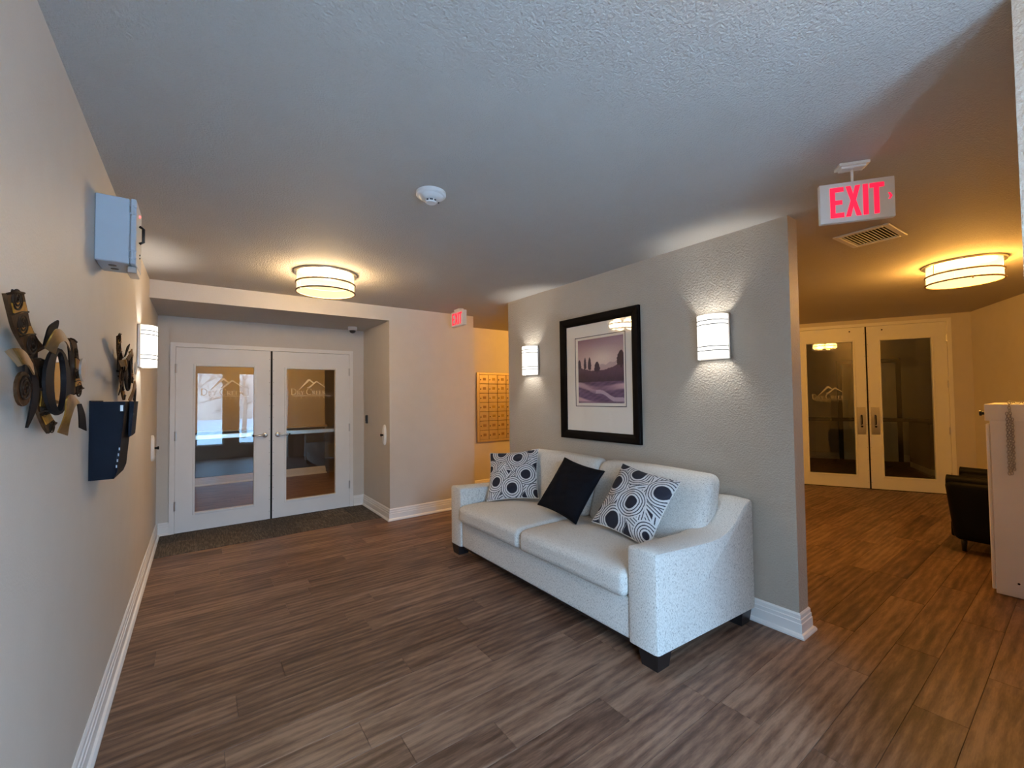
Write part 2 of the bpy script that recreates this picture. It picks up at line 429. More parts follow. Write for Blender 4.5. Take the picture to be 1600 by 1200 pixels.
bx(bm, (-2.2, 3.4, 0), (3.2, 3.5, H)); bx(bm, (-2.3, .12, 0), (-2.2, 3.5, H)); bx(bm, (3.2, .12, 0), (3.3, 3.5, H)); bx(bm, (2.085, .02, 0), (3.3, .12, H))
local_struct('wall_far_room', bm, M_WALL, 'dim back wall seen through the hall double doors', 'wall')

# ------------------------------------------------------------------ baseboards
BB = [(0, 0), (.034, 0), (.034, .010), (.026, .022), (.017, .026), (.017, .080), (.013, .083), (.013, .104), (.009, .107), (.009, .128), (.003, .138), (0, .138)]
def bb(name, path, label): return struct(name, sweep(path, BB), M_TRIM, label, 'baseboard')
bb('baseboard_left', [(0, YD), (0, YB)], 'white stepped baseboard along the long left wall')
bb('baseboard_entrance', [(.109, YD), (0.018, YD)], 'short white baseboard left of the entrance doors')
bb('baseboard_return', [(XW, 5.6), (XW, YS), (XA, YS), (XA, YD), (2.05, YD)], 'white baseboard wrapping the wall right of the entrance alcove')
bb('baseboard_sofa', [(XS2, YSF), (XS2, YSN), (XS, YSN), (XS, YSF), (XS2, YSF)], 'white stepped baseboard around the taupe wall and its end')
bb('baseboard_mailbox', [(6.7, YM), (XW, YM)], 'baseboard under the mailboxes')
bb('baseboard_vestibule', [(2.36, 9.08), (2.36, 8.96), (-1.0, 8.96)], 'cream baseboard seen through the entrance glass')
def dl(x, y): p = DA+DE*x+DN*y; return (p.x, p.y)
bb('baseboard_hall', [dl(-.15, 0), dl(-3.4, 0)], 'baseboard left of the hall doors')
bb('baseboard_hall_right', [dl(1.965, -2.0), dl(1.965, 0), dl(1.765, 0)], 'baseboard beside the hall doors')
bb('baseboard_far_room', [dl(3.2, 3.4), dl(-2.2, 3.4)], 'pale baseboard seen through the hall door glass')

# ------------------------------------------------------------------ floor and planks
fl = struct('floor', BX((-1.1, YB-.12, -.1), (13.2, 11.4, -.004)), M_WAINS, 'brown wood plank floor running through lobby and hall', 'floor')
def in_view(x, y):
    d = Vector((x, y, 0))-CAM; z = d.dot(FW)
    if z < .15: return False
    u = 800+F_PX*d.dot(RT)/z; v = 600-F_PX*d.dot(UP)/z
    return -60 < u < 1660 and v < 1290
def hidden(x, y):
    if x > XS:
        yy = CAM.y+(y-CAM.y)*(XS-CAM.x)/(x-CAM.x)
        if YSN+.05 < yy < YSF: return True
    if x > XN:
        yy = y*(XN-CAM.x)/(x-CAM.x)
        if yy < YN-.02: return True
    return False
PW, PL = .1815, 1.22
pm = D.meshes.new('plank'); b_ = BX((-PL/2+.0006, -PW/2+.0006, -.004), (PL/2-.0006, PW/2-.0006, 0), .0012); b_.to_mesh(pm); b_.free(); pm.materials.append(M_WOOD)
rest = bmesh.new(); cand = []
def region(y):          # x range of the planked floor at depth y
    if y < YN: return (0, XN)
    if y < YM: return (0, 9.6)
    return (-1.0, 4.3)
row = 0; y = YB+.09
y0 = 2.544-.5*PW; y = y0-math.floor((y0-YB)/PW)*PW
while y < 11.1:
    xa, xb = region(y); x = xa-random.uniform(0, 1)*PL
    while x < xb:
        a, b = max(x, xa), min(x+PL, xb)
        if b-a > .02: cand.append((a, b, y))
        x += PL
    y += PW
def score(c):
    a, b, yy = c; pts = [(a+(b-a)*t, yy+s*PW/2) for t in (0, .25, .5, .75, 1) for s in (-1, 1)]
    return any(in_view(*p) and not hidden(*p) for p in pts)
vis = [c for c in cand if c[2] < YS+.1 and score(c)]
vis.sort(key=lambda c: ((c[0]+c[1])/2-CAM.x)**2+c[2]**2)
solo = set(vis[:298])
for a, b, yy in cand:
    if (a, b, yy) in solo:
        o = D.objects.new('plank', pm); COL.objects.link(o); o.parent = fl
        o.location = ((a+b)/2, yy, random.uniform(-.0003, 0)); o.scale = ((b-a)/PL, 1, 1)
    else:
        bx(rest, (a+.0006, yy-PW/2+.0006, -.004), (b-.0006, yy+PW/2-.0006, -.0002))
o = obj('distant_plank', rest, M_WOOD, fl); o['kind'] = 'stuff'
# floor of the dim room behind the hall doors
o = local_struct('floor_far_room', BX((-2.2, .12, -.003), (3.2, 3.4, .002)), M_WOOD, 'dark wood floor seen through the hall door glass', 'floor')

# ------------------------------------------------------------------ doors
def stroke(bm, pts, w, y, th=.0008):
    L, Rr = [], []
    P = [Vector((p[0], 0, p[1])) for p in pts]
    for i, p in enumerate(P):
        t = (P[min(i+1, len(P)-1)]-P[max(i-1, 0)]).normalized(); nn = Vector((-t.z, 0, t.x))
        ww = w[i] if isinstance(w, (list, tuple)) else w
        L.append((p.x+nn.x*ww/2, y, p.z+nn.z*ww/2)); Rr.append((p.x-nn.x*ww/2, y, p.z-nn.z*ww/2))
    strip(bm, L, Rr, th, (0, -1, 0))
def arc(cx, cy, rx, ry, a0, a1, n=12): return [(cx+rx*math.cos(R(a0+(a1-a0)*i/n)), cy+ry*math.sin(R(a0+(a1-a0)*i/n))) for i in range(n+1)]
TK, TN = .13, .06
GLY = {  # serif capitals as pen strokes in a unit box: (points, pen width)
 'D': (.85, [([(.16, 0), (.16, 1)], TK), ([(.02, .98), (.4, .98)]+arc(.4, .5, .4, .48, 90, -90)+[(.02, .02)], .07)]),
 'R': (.8, [([(.16, 0), (.16, 1)], TK), ([(.02, .98), (.4, .98)]+arc(.4, .74, .24, .24, 90, -90)+[(.16, .5)], .07), ([(.36, .5), (.78, .02)], TK), ([(.02, .02), (.30, .02)], TN)]),
 'Y': (.78, [([(.08, .98), (.4, .48)], TK), ([(.72, .98), (.4, .48)], .07), ([(.4, .5), (.4, 0)], TK), ([(.26, .02), (.54, .02)], TN), ([(-.02, .98), (.2, .98)], TN), ([(.6, .98), (.82, .98)], TN)]),
 'C': (.86, [(arc(.48, .5, .42, .5, 48, 312, 18), [.07]*5+[.1]*9+[.07]*5), ([(.78, .98), (.78, .72)], TN)]),
 'E': (.72, [([(.16, 0), (.16, 1)], TK), ([(.02, .97), (.62, .97), (.62, .84)], TN), ([(.16, .52), (.48, .52)], TN), ([(.02, .03), (.66, .03), (.66, .18)], TN)]),
 'K': (.82, [([(.16, 0), (.16, 1)], TK), ([(.16, .42), (.68, .98)], TN), ([(.32, .58), (.78, .02)], TK), ([(.02, .02), (.30, .02)], TN), ([(.02, .98), (.30, .98)], TN)]),
 'O': (.9, [(arc(.45, .5, .4, .48, 0, 360, 24), .09)]),
 'S': (.62, [(arc(.3, .74, .22, .23, 30, 270, 10)+arc(.3, .26, .23, .25, 90, -150, 10), .09)]),
 'I': (.36, [([(.18, 0), (.18, 1)], TK), ([(.04, .02), (.32, .02)], TN), ([(.04, .98), (.32, .98)], TN)]),
 'N': (.88, [([(.14, 0), (.14, 1)], .07), ([(.12, .98), (.74, .02)], TK), ([(.74, 0), (.74, 1)], .07)]),
 'G': (.92, [(arc(.48, .5, .42, .5, 48, 330, 18), .09), ([(.84, .44), (.84, .1)], .1), ([(.6, .44), (.9, .44)], TN)]),
}
def word(bm, s, x, z, h, y, gap=.12, sizes=None):
    for i, ch in enumerate(s):
        k = h*(sizes[i] if sizes else 1)
        if ch == ' ': x += h*.35; continue
        w, st = GLY[ch]
        for pts, pw in st: stroke(bm, [(x+p[0]*k, z+p[1]*k) for p in pts], [q*k for q in pw] if isinstance(pw, list) else pw*k, y)
        x += (w+gap)*k
    return x
def logo(cx, z, y, s=1.0):
    """mountain outline over DRY CREEK / CROSSING, etched on glass; about .47 m wide"""
    bm = bmesh.new(); X = lambda a: cx+(a-740)/920*.47*s; Z = lambda b: z+(620-b)/920*.47*s*.98
    stroke(bm, [(X(460), Z(505)), (X(690), Z(240))], [.006*s, .026*s], y)
    stroke(bm, [(X(690), Z(240)), (X(800), Z(335))], [.022*s, .012*s], y)
    stroke(bm, [(X(640), Z(455)), (X(710), Z(430)), (X(860), Z(283))], [.010*s, .018*s, .016*s], y)
    stroke(bm, [(X(860), Z(283)), (X(1060), Z(430))], [.016*s, .006*s], y)
    word(bm, 'DRY CREEK', X(275), Z(625), .060*s, y, .10, [1.25, .8, .8, 1, 1.25, .8, .8, .8, .8])
    stroke(bm, [(X(300), Z(655)), (X(1190), Z(655))], .004*s, y)
    word(bm, 'CROSSING', X(385), Z(720), .022*s, y, 1.75)
    return bm
LEV = [0]
def lever(parent, x, z, side):
    """lever handle: rose, neck, lever with dark end; side +1 lever points right"""
    bm = bmesh.new(); lathe(bm, [(0.001, 0), (.030, -.0), (.030, -.008), (.022, -.014), (.012, -.016), (.012, -.045), (.0, -.045)], (x, 0, z), 24, 'y')
    h = obj('lever_handle', bm, M_CHROME, parent, 'auto')
    bm = bmesh.new(); tube(bm, [(x, -.042, z), (x+side*.03, -.046, z), (x+side*.09, -.046, z-.002), (x+side*.118, -.044, z-.002)], [.011, .011, .009, .009], 10)
    obj('lever', bm, M_CHROME, h, True)
    bm = bmesh.new(); tube(bm, [(x+side*.116, -.044, z-.002), (x+side*.132, -.043, z-.002)], .0105, 10); obj('lever_tip', bm, M_BLACK, h, True)
def make_door(n, label, loc, rz, w, h, g, hinge_side, hinges, handle, paint=None, logo_on=True):
    """leaf in local frame: x 0..w, front face y=0, back y=.045; g = glass x0,x1,z0,z1"""
    d = thing('door_%d' % n, label, 'door', loc, rz, kind='structure')
    gx0, gx1, gz0, gz1 = g; z0 = .008
    bm = bmesh.new()
    bx(bm, (0, 0, z0), (gx0, .045, h)); bx(bm, (gx1, 0, z0), (w, .045, h)); bx(bm, (gx0, 0, z0), (gx1, .045, gz0)); bx(bm, (gx0, 0, gz1), (gx1, .045, h))
    obj('door_leaf', bm, M_DOOR, d)
    q = .022; bm = bmesh.new()
    for (a, b) in (((gx0-q, gz0-q), (gx0, gz1+q)), ((gx1, gz0-q), (gx1+q, gz1+q)), ((gx0, gz0-q), (gx1, gz0)), ((gx0, gz1), (gx1, gz1+q))):
        bx(bm, (a[0], -.009, a[1]), (b[0], .0, b[1]), .003)
    obj('glazing_bead', bm, M_DOOR, d)
    pn = obj('glass_pane', BX((gx0, .019, gz0), (gx1, .025, gz1)), M_GLASS, d)
    if logo_on: obj('etched_logo', logo((gx0+gx1)/2, 1.505 if h < 2.2 else 1.35, .0175), M_FROST, pn)
    for hz in hinges:
        x = 0 if hinge_side < 0 else w; bm = bmesh.new()
        tube(bm, [(x, -.007, hz-.05), (x, -.007, hz+.05)], .0075, 8); bx(bm, (x-.012, -.003, hz-.05), (x+.012, .001, hz+.05))
        obj('hinge', bm, M_CHROME, d, 'auto')
    # exit device bar across the far side
    bm = bmesh.new(); bx(bm, (.05, .075, 1.0), (w-.05, .105, 1.055), .006); bx(bm, (.05, .045, .995), (.11, .08, 1.06)); bx(bm, (w-.11, .045, .995), (w-.05, .08, 1.06))
    obj('push_bar', bm, M_CHROME if h < 2.2 else M_DKMET, d)
    mx = w if hinge_side < 0 else 0; s = -1 if hinge_side < 0 else 1       # meeting stile edge
    obj('astragal', BX((mx-.002, -.004, z0), (mx+.007, .03, h)) if s > 0 else BX((mx-.007, -.004, z0), (mx+.002, .03, h)), M_DKMET, d)
    bm = bmesh.new()
    for k in range(14): lathe(bm, [(.003, 0), (.003, -.0015), (0, -.002)], (mx+s*.018, 0, .1+k*(h-.2)/13), 6, 'y')
    obj('screw_row', bm, M_DKMET, d)
    if handle == 'lever':
        lever(d, mx+s*.065, 1.02, s)
    else:
        p = obj('pull_plate', BX((mx+s*.028 if s > 0 else mx-.132, -.004, .81), (mx+.132 if s > 0 else mx-.028, 0, 1.22), .002), M_CHROME, d)
        xx = mx+s*.08; bm = bmesh.new(); tube(bm, [(xx, -.003, .96), (xx, -.035, .965), (xx, -.04, 1.01), (xx, -.04, 1.05), (xx, -.035, 1.095), (xx, -.003, 1.10)], .007, 8)
        obj('pull_handle', bm, M_DKMET, p, True)
        bm = bmesh.new(); lathe(bm, [(.014, 0), (.014, -.006), (0, -.007)], (xx+.004, -.004, .93), 14, 'y'); obj('lock_cylinder', bm, M_DKMET, p, 'auto')
        bm = bmesh.new(); lathe(bm, [(.010, 0), (.010, -.004), (0, -.005)], (mx+s*.19, 0, h-.06), 10, 'y'); obj('bolt_cap', bm, M_DKMET, d, 'auto')
    return d
YF = 5.94
HG = (1.80, 1.06, .30)
make_door(1, 'white entrance door leaf nearer the wall art, snowy windows reflected in its glass', (.157, YF, 0), 0, .917, 2.035, (.176, .736, .205, 1.832), -1, HG, 'lever')
make_door(2, 'white entrance door leaf with the sofa reflected in its glass', (1.080, YF, 0), 0, .918, 2.035, (.160, .735, .205, 1.825), 1, HG, 'lever')
HG2 = (2.20, 1.545, .89, .25)
p = DA+DE*(-.085)+DN*.01; make_door(3, 'cream hall door leaf with a ceiling light reflected in its glass', (p.x, p.y, 0), DRZ, .899, 2.43, (.158, .741, .198, 2.213), -1, HG2, 'pull')
p = DA+DE*.818+DN*.01; make_door(4, 'cream hall door leaf nearer the black armchair', (p.x, p.y, 0), DRZ, .897, 2.43, (.166, .733, .198, 2.213), 1, HG2, 'pull', logo_on=False)
def frame(bm, x0, x1, top, w, d0, d1):
    bx(bm, (x0, d0, 0), (x0+w, d1, top)); bx(bm, (x1-w, d0, 0), (x1, d1, top)); bx(bm, (x0+w, d0, top-w), (x1-w, d1, top))
    return bm
struct('trim_1', frame(bmesh.new(), .109, 2.045, 2.085, .046, YF-.004, YD+.125), M_TRIM, 'white frame around the entrance double doors', 'door frame')
local_struct('trim_2', frame(bmesh.new(), -.133, 1.763, 2.479, .046, -.006, .125), M_TRIM, 'cream frame around the hall double doors', 'door frame')
struct('trim_3', BX((.155, YF-.01, 0), (2.0, YF+.1, .007)), M_DKMET, 'dark threshold under the entrance doors', 'threshold')
local_struct('trim_4', BX((-.087, 0, 0), (1.717, .1, .008)), M_DKMET, 'dark threshold under the hall doors', 'threshold')

# ------------------------------------------------------------------ carpet mat in the entrance alcove
mt_ = thing('entrance_mat', 'dark brown carpet tile mat in front of the entrance doors', 'mat', (1.09, 5.55, 0))
x = .036
while x < XA-.05:
    b = min(x+.31, XA-.036)
    obj('carpet_tile', BX((x-1.09+.001, 5.155-5.55, 0), (b-1.09-.001, 5.60-5.55-.001, .007), .002), M_CARPET, mt_)
    obj('carpet_tile', BX((x-1.09+.001, 5.60-5.55+.001, 0), (b-1.09-.001, YF-.012-5.55, .007), .002), M_CARPET, mt_)
    x += .31

# ------------------------------------------------------------------ drum ceiling lights
def drum(loc, label, power=60, col=WARM, r=.235, hgt=.17):
    t = thing('ceiling_light', label, 'light', loc, group='drum ceiling lights')
    bm = bmesh.new(); lathe(bm, [(r+.02, 0), (r+.022, -.006), (r+.018, -.018), (r-.01, -.02)], (0, 0, 0), 48); obj('ceiling_ring', bm, M_CHROME, t, 'auto')
    bm = bmesh.new(); lathe(bm, [(r-.006, -.015), (r-.004, -hgt+.008)], (0, 0, 0), 48); 
    bmesh.ops.delete(bm, geom=[f for f in bm.faces if len(f.verts) > 4], context='FACES'); obj('drum_shade', bm, M_DRUM, t, True)
    bm = bmesh.new(); lathe(bm, [(0, -hgt-.006), (r*.6, -hgt-.004), (r-.012, -hgt+.004)], (0, 0, 0), 48)
    bmesh.ops.delete(bm, geom=[f for f in bm.faces if len(f.verts) > 4], context='FACES'); obj('diffuser', bm, M_DRUMB, t, True)
    for z in (-.095, -hgt+.004):
        bm = bmesh.new(); tube(bm, [((r+.001)*math.cos(2*math.pi*i/48), (r+.001)*math.sin(2*math.pi*i/48), z) for i in range(48)], .0075, 6, True); obj('band', bm, M_BAND, t, True)
    for k in range(3):
        a = R(20+120*k); c, s = math.cos(a)*(r+.001), math.sin(a)*(r+.001)
        bm = bmesh.new(); tube(bm, [(c, s, -.015), (c, s, -.095)], .004, 6); obj('strut', bm, M_CHROME, t, True)
    a = R(200); bm = bmesh.new(); lathe(bm, [(0, -hgt-.012), (.008, -hgt-.008), (.008, -hgt+.002), (0, -hgt+.003)], ((r)*math.cos(a), r*math.sin(a), 0), 10); obj('finial', bm, M_CHROME, t, True)
    for k in range(6):
        ld = D.lights.new('lamp_bulb', 'POINT'); ld.energy = power/6; ld.color = col; ld.shadow_soft_size = .068
        lo = D.objects.new('lamp_bulb', ld); COL.objects.link(lo); lo.parent = t; lo.location = (.145*math.cos(R(60*k)), .145*math.sin(R(60*k)), -.090)
    return t
drum((1.25, 3.94, H), 'glowing drum ceiling light in front of the entrance alcove')
drum((5.60, .64, H), 'amber drum ceiling light in the hall beyond the exit sign', 92, AMBER)
drum((1.24, .05, H), 'drum ceiling light just above the top of the photo', 15, (1.0, .62, .26))
drum((5.2, 4.1, H), 'hall ceiling light behind the taupe wall, lighting the mailboxes', 200, AMBER)
drum((1.2, 7.6, H), 'vestibule ceiling light behind the entrance doors', 60, AMBER)

# ------------------------------------------------------------------ wall sconces
def sconce(loc, rz, label):
    """local: wall plane y=0, sticks out to -y, centred on x,z"""
    t = thing('wall_sconce', label, 'light', loc, rz, 'half-round wall sconces')
    obj('backplate', BX((-.108, -.012, -.155), (.108, -.001, .155), .003), M_CHROME, t)
    n = 18; w, dp = .102, .095
    pts = [(-w*math.cos(math.pi*i/n), -.014-dp*math.sin(math.pi*i/n)**.75) for i in range(n+1)]
    bm = bmesh.new()
    strip(bm, [(a, b, .152) for a, b in pts], [(a, b, -.152) for a, b in pts], 0.0001, (0, -1, 0))
    obj('opal_shade', bm, M_SCON, t, True)
    for z in (.112, .083, -.067, -.096):
        bm = bmesh.new(); tube(bm, [(a*1.012, b*1.015, z) for a, b in pts], .0026, 6); obj('band', bm, M_DKMET, t, True)
    for s in (-1, 1): obj('side_rail', BX((s*.108-.006, -.02, -.155), (s*.108+.006, -.002, .155), .002), M_CHROME, t)
    ld = D.lights.new('sconce_bulb', 'POINT'); ld.energy = P_SCONCE; ld.color = (1.0, .98, .94); ld.shadow_soft_size = .045
    lo = D.objects.new('sconce_bulb', ld); COL.objects.link(lo); lo.parent = t; lo.location = (0, -.055, 0)
    return t
sconce((XS, 1.56, 1.842), R(-90), 'lit white wall sconce right of the framed landscape')
sconce((XS, 3.575, 1.828), R(-90), 'lit white wall sconce left of the framed landscape, above the patterned pillow')
sconce((0, 4.165, 1.852), R(90), 'lit white wall sconce on the left wall near the entrance doors')

# ------------------------------------------------------------------ exit signs
def exit_bm(h, y, x0=0, arrow=True, kx=.73):
    bm = bmesh.new(); k = h
    def poly(pts): prism(bm, [(x0+p[0]*k*kx, p[1]*k) for p in pts], 'y', y-.0015, y)
    poly([(0,0),(.52,0),(.52,.15),(.19,.15),(.19,.43),(.46,.43),(.46,.57),(.19,.57),(.19,.85),(.52,.85),(.52,1),(0,1)])
    poly([(.58,0),(.77,0),(.875,.33),(.98,0),(1.17,0),(.975,.52),(1.15,1),(.96,1),(.875,.72),(.79,1),(.60,1),(.775,.52)])
    poly([(1.24,0),(1.43,0),(1.43,1),(1.24,1)])
    poly([(1.64,0),(1.83,0),(1.83,.85),(2.02,.85),(2.02,1),(1.49,1),(1.49,.85),(1.64,.85)])
    if arrow: poly([(2.02,.36),(2.13,.36),(2.27,.5),(2.13,.66),(2.02,.66),(2.13,.5)])
    return bm
t = thing('exit_sign', 'large hanging EXIT sign with red letters and right arrow', 'exit sign', (2.8725, .65, 2.262), math.atan2(-.242, .175), group='exit signs')
obj('housing', BX((-.149, -.014, 0), (.149, .014, .19), .004, 2), M_WHITEP, t)
obj('red_letters', (lambda b: (bmesh.ops.translate(b, verts=b.verts[:], vec=(0, 0, .022)), b)[1])(exit_bm(.145, -.0145, -.107, False)), M_RED, t)
bm = bmesh.new(); prism(bm, [(.121, .083), (.129, .083), (.137, .097), (.129, .113), (.121, .113), (.128, .097)], 'y', -.016, -.0145); obj('arrow', bm, M_RED, t)
bm = bmesh.new(); prism(bm, [(-.121, .083), (-.129, .083), (-.137, .097), (-.129, .113), (-.121, .113), (-.128, .097)], 'y', -.0150, -.0142); obj('blank_arrow', bm, M_WHITEP, t)
zc = H-2.262
bm = bmesh.new(); tube(bm, [(-.01, 0, .188), (-.01, 0, zc-.02)], .006, 10); obj('stem', bm, M_WHITEP, t, True)
obj('canopy', BX((-.072, -.034, zc-.016), (.052, .034, zc-.001), .004, 2), M_WHITEP, t)
obj('canopy_step', BX((-.06, -.024, zc-.026), (.04, .024, zc-.014), .004, 2), M_WHITEP, t)
t = thing('exit_sign', 'small far EXIT sign by the mailbox corridor', 'exit sign', (2.958, 4.645, 2.325), R(-90), group='exit signs')
obj('housing', BX((-.145, -.028, 0), (.145, .028, .185), .004, 2), M_WHITEP, t)
obj('red_letters', (lambda b: (bmesh.ops.translate(b, verts=b.verts[:], vec=(0, 0, .02)), b)[1])(exit_bm(.142, -.0285, -.12, False, .84)), M_RED, t)
obj('canopy', BX((-.07, -.03, .185), (.07, .03, H-2.325-.001), .004), M_WHITEP, t)

# ------------------------------------------------------------------ smoke detector, dome camera, vent
t = thing('smoke_detector', 'round white smoke detector on the grey ceiling', 'smoke detector', (1.35, 2.06, H))
bm = bmesh.new(); lathe(bm, [(.078, 0), (.078, -.016), (.074, -.020), (.068, -.021)], (0, 0, 0), 40); obj('base', bm, M_WHITEP, t, 'auto')
bm = bmesh.new(); lathe(bm, [(.066, -.02), (.056, -.032), (.036, -.040), (.030, -.041)], (0, 0, 0), 40); obj('cover', bm, M_WHITEP, t, 'auto')
bm = bmesh.new(); lathe(bm, [(.030, -.036), (.029, -.046)], (0, 0, 0), 32); obj('sensor_slot', bm, M_BLACK, t, True)
for k in range(8):
    a = R(45*k); bm = BX((.026, -.003, -.052), (.032, .003, -.04)); o = obj('grille_rib', bm, M_WHITEP, t); o.rotation_euler = (0, 0, a)
bm = bmesh.new(); lathe(bm, [(.031, -.050), (.026, -.056), (0, -.058)], (0, 0, 0), 32); obj('sensor_cap', bm, M_WHITEP, t, 'auto')
bm = bmesh.new(); lathe(bm, [(.004, -.034), (.003, -.039), (0, -.040)], (.05, .012, 0), 8); obj('indicator', bm, M_BLACK, t)
t = thing('dome_camera', 'small white dome security camera above the entrance doors', 'camera', (1.967, 5.68, HS))
bm = bmesh.new(); lathe(bm, [(.055, 0), (.057, -.012), (.054, -.040), (.040, -.046)], (0, 0, 0), 32); obj('housing', bm, M_WHITEP, t, 'auto')
bm = bmesh.new(); lathe(bm, [(.040, -.044), (.036, -.062), (.024, -.077), (0, -.083)], (0, 0, 0), 32); obj('lens_dome', bm, M_BLACK, t, True)
t = thing('ceiling_vent', 'rectangular ceiling vent below the large exit sign', 'vent', (4.12, .90, H), R(-3))
bm = bmesh.new(); a, b = .185, .155
for q in (((-a, -b), (a, -b+.035)), ((-a, b-.035), (a, b)), ((-a, -b+.035), (-a+.035, b-.035)), ((a-.035, -b+.035), (a, b-.035))):
    bx(bm, (q[0][0], q[0][1], -.012), (q[1][0], q[1][1], -.0005), .003)
obj('frame', bm, M_WHITEP, t); obj('backing', BX((-a+.03, -b+.03, -.004), (a-.03, b-.03, -.001)), M_BLACK, t)
for k in range(12):
    o = obj('slat', BX((-a+.034, -.006, -.0008), (a-.034, .006, .0008)), M_GREYP, t); o.location = (0, -b+.048+k*.0195, -.009); o.rotation_euler = (R(35), 0, 0)

# ------------------------------------------------------------------ left wall: alarm box, file holder, door magnets, reader
t = thing('alarm_box', 'grey metal alarm box mounted high on the left wall', 'alarm box', (0, 2.57, 2.05))
obj('back_tray', BX((.001, -.102, 0), (.112, .102, .285), .004), M_GREYP, t)
lid = obj('lid', BX((.114, -.104, -.002), (.134, .104, .287), .004), M_GREYP, t)
for z in (.04, .235):
    bm = bmesh.new(); tube(bm, [(.122, -.106, z-.02), (.122, -.106, z+.02)], .006, 8); obj('hinge', bm, M_GREYP, lid, True)
    for dz in (-.016, .016): obj('hinge_clip', BX((.112, -.110, z+dz-.003), (.136, -.104, z+dz+.003)), M_GREYP, lid)
for (yy, dx) in ((-.03, .05), (.035, .05)):
    bm = bmesh.new(); lathe(bm, [(.014, -.0005), (.014, -.003), (0, -.003)], (dx, yy, .001), 16); obj('knockout', bm, M_BLACK, t)
bm = bmesh.new(); tube(bm, [(.136, .0, .12), (.150, .0, .13), (.150, .0, .19), (.136, .0, .20)], .006, 8); obj('handle', bm, M_BLACK, lid, True)
bm = bmesh.new(); lathe(bm, [(.006, .134), (.006, .139), (0, .141)], (0, 0, .245), 10, 'x'); obj('indicator_light', bm, M_LED, lid)
for z in (.06, .075):
    bm = bmesh.new(); lathe(bm, [(.004, .134), (.004, .137), (0, .138)], (0, .03, z), 8, 'x'); obj('screw', bm, M_BLACK, lid)
obj('bracket', BX((.100, -.06, -.032), (.134, .06, -.001), .003), M_CHROME, t)

t = thing('file_holder', 'blue-black plastic file holder on the left wall', 'file holder', (0, 2.56, 1.13))
# tray: back, two sloped sides, sloped front with a lower lip
obj('back_panel', BX((.001, -.14, .0), (.006, .14, .325)), M_FILE, t)
for s in (-1, 1):
    bm = bmesh.new(); prism(bm, [(.006, 0), (.078, .0), (.111, .32), (.006, .32)], 'y', s*.14-.002, s*.14+.002); obj('side_panel', bm, M_FILE, t)
bm = bmesh.new(); prism(bm, [(.078, 0), (.088, .03), (.111, .32), (.107, .32), (.074, .0)], 'y', -.138, .138); obj('front_panel', bm, M_FILE, t)
obj('bottom', BX((.006, -.138, 0), (.078, .138, .004)), M_FILE, t)
bm = bmesh.new(); prism(bm, [(.109, .16), (.118, .17), (.128, .32), (.111, .32)], 'y', -.02, .138); obj('front_pocket', bm, M_FILE, t)
for k in range(4): obj('vent_slot', BX((.0835+k*.0028, -.1425, .045+k*.024), (.0875+k*.0028, -.1415, .056+k*.024)), M_GREYP, t)
obj('label_clip', BX((.095, -.1435, .28), (.104, -.141, .305)), M_CHROME, t)

def magnet(loc, rz, label):
    """oval door holder: local wall plane y=0, faces -y"""
    t = thing('door_magnet', label, 'door holder', loc, rz, 'oval magnetic door holders')
    bm = bmesh.new(); n = 32
    for (k, yy) in ((1, -.001), (1, -.018), (.88, -.026)):
        pass
    rings = [[bm.verts.new((.045*k*math.cos(2*math.pi*i/n), yy, .123*k*math.sin(2*math.pi*i/n))) for i in range(n)] for k, yy in ((1, -.001), (1, -.016), (.86, -.026))]
    for a, b in zip(rings, rings[1:]):
        for i in range(n): bm.faces.new((a[i], a[(i+1) % n], b[(i+1) % n], b[i]))
    bm.faces.new(rings[0]); bm.faces.new(rings[-1][::-1]); bmesh.ops.recalc_face_normals(bm, faces=bm.faces[:])
    obj('oval_plate', bm, M_WHITEP, t, 'auto')
    bm = bmesh.new(); lathe(bm, [(.010, -.024), (.010, -.045), (.016, -.048), (.016, -.058), (0, -.060)], (0, 0, 0), 16, 'y'); obj('magnet_stud', bm, M_DKMET, t, 'auto')
magnet((0, 5.30, 1.0), R(90), 'white oval door magnet on the left wall')
magnet((XA, 5.12, 1.0), R(-90), 'white oval door magnet on the alcove side below the card reader')
t = thing('card_reader', 'small black card reader beside the entrance doors', 'card reader', (XA, 5.80, 1.11), R(-90))
obj('body', BX((-.024, -.022, 0), (.024, -.001, .11), .004, 2), M_BLACK, t); obj('faceplate', BX((-.017, -.0245, .03), (.017, -.0215, .10), .002), M_DKMET, t)

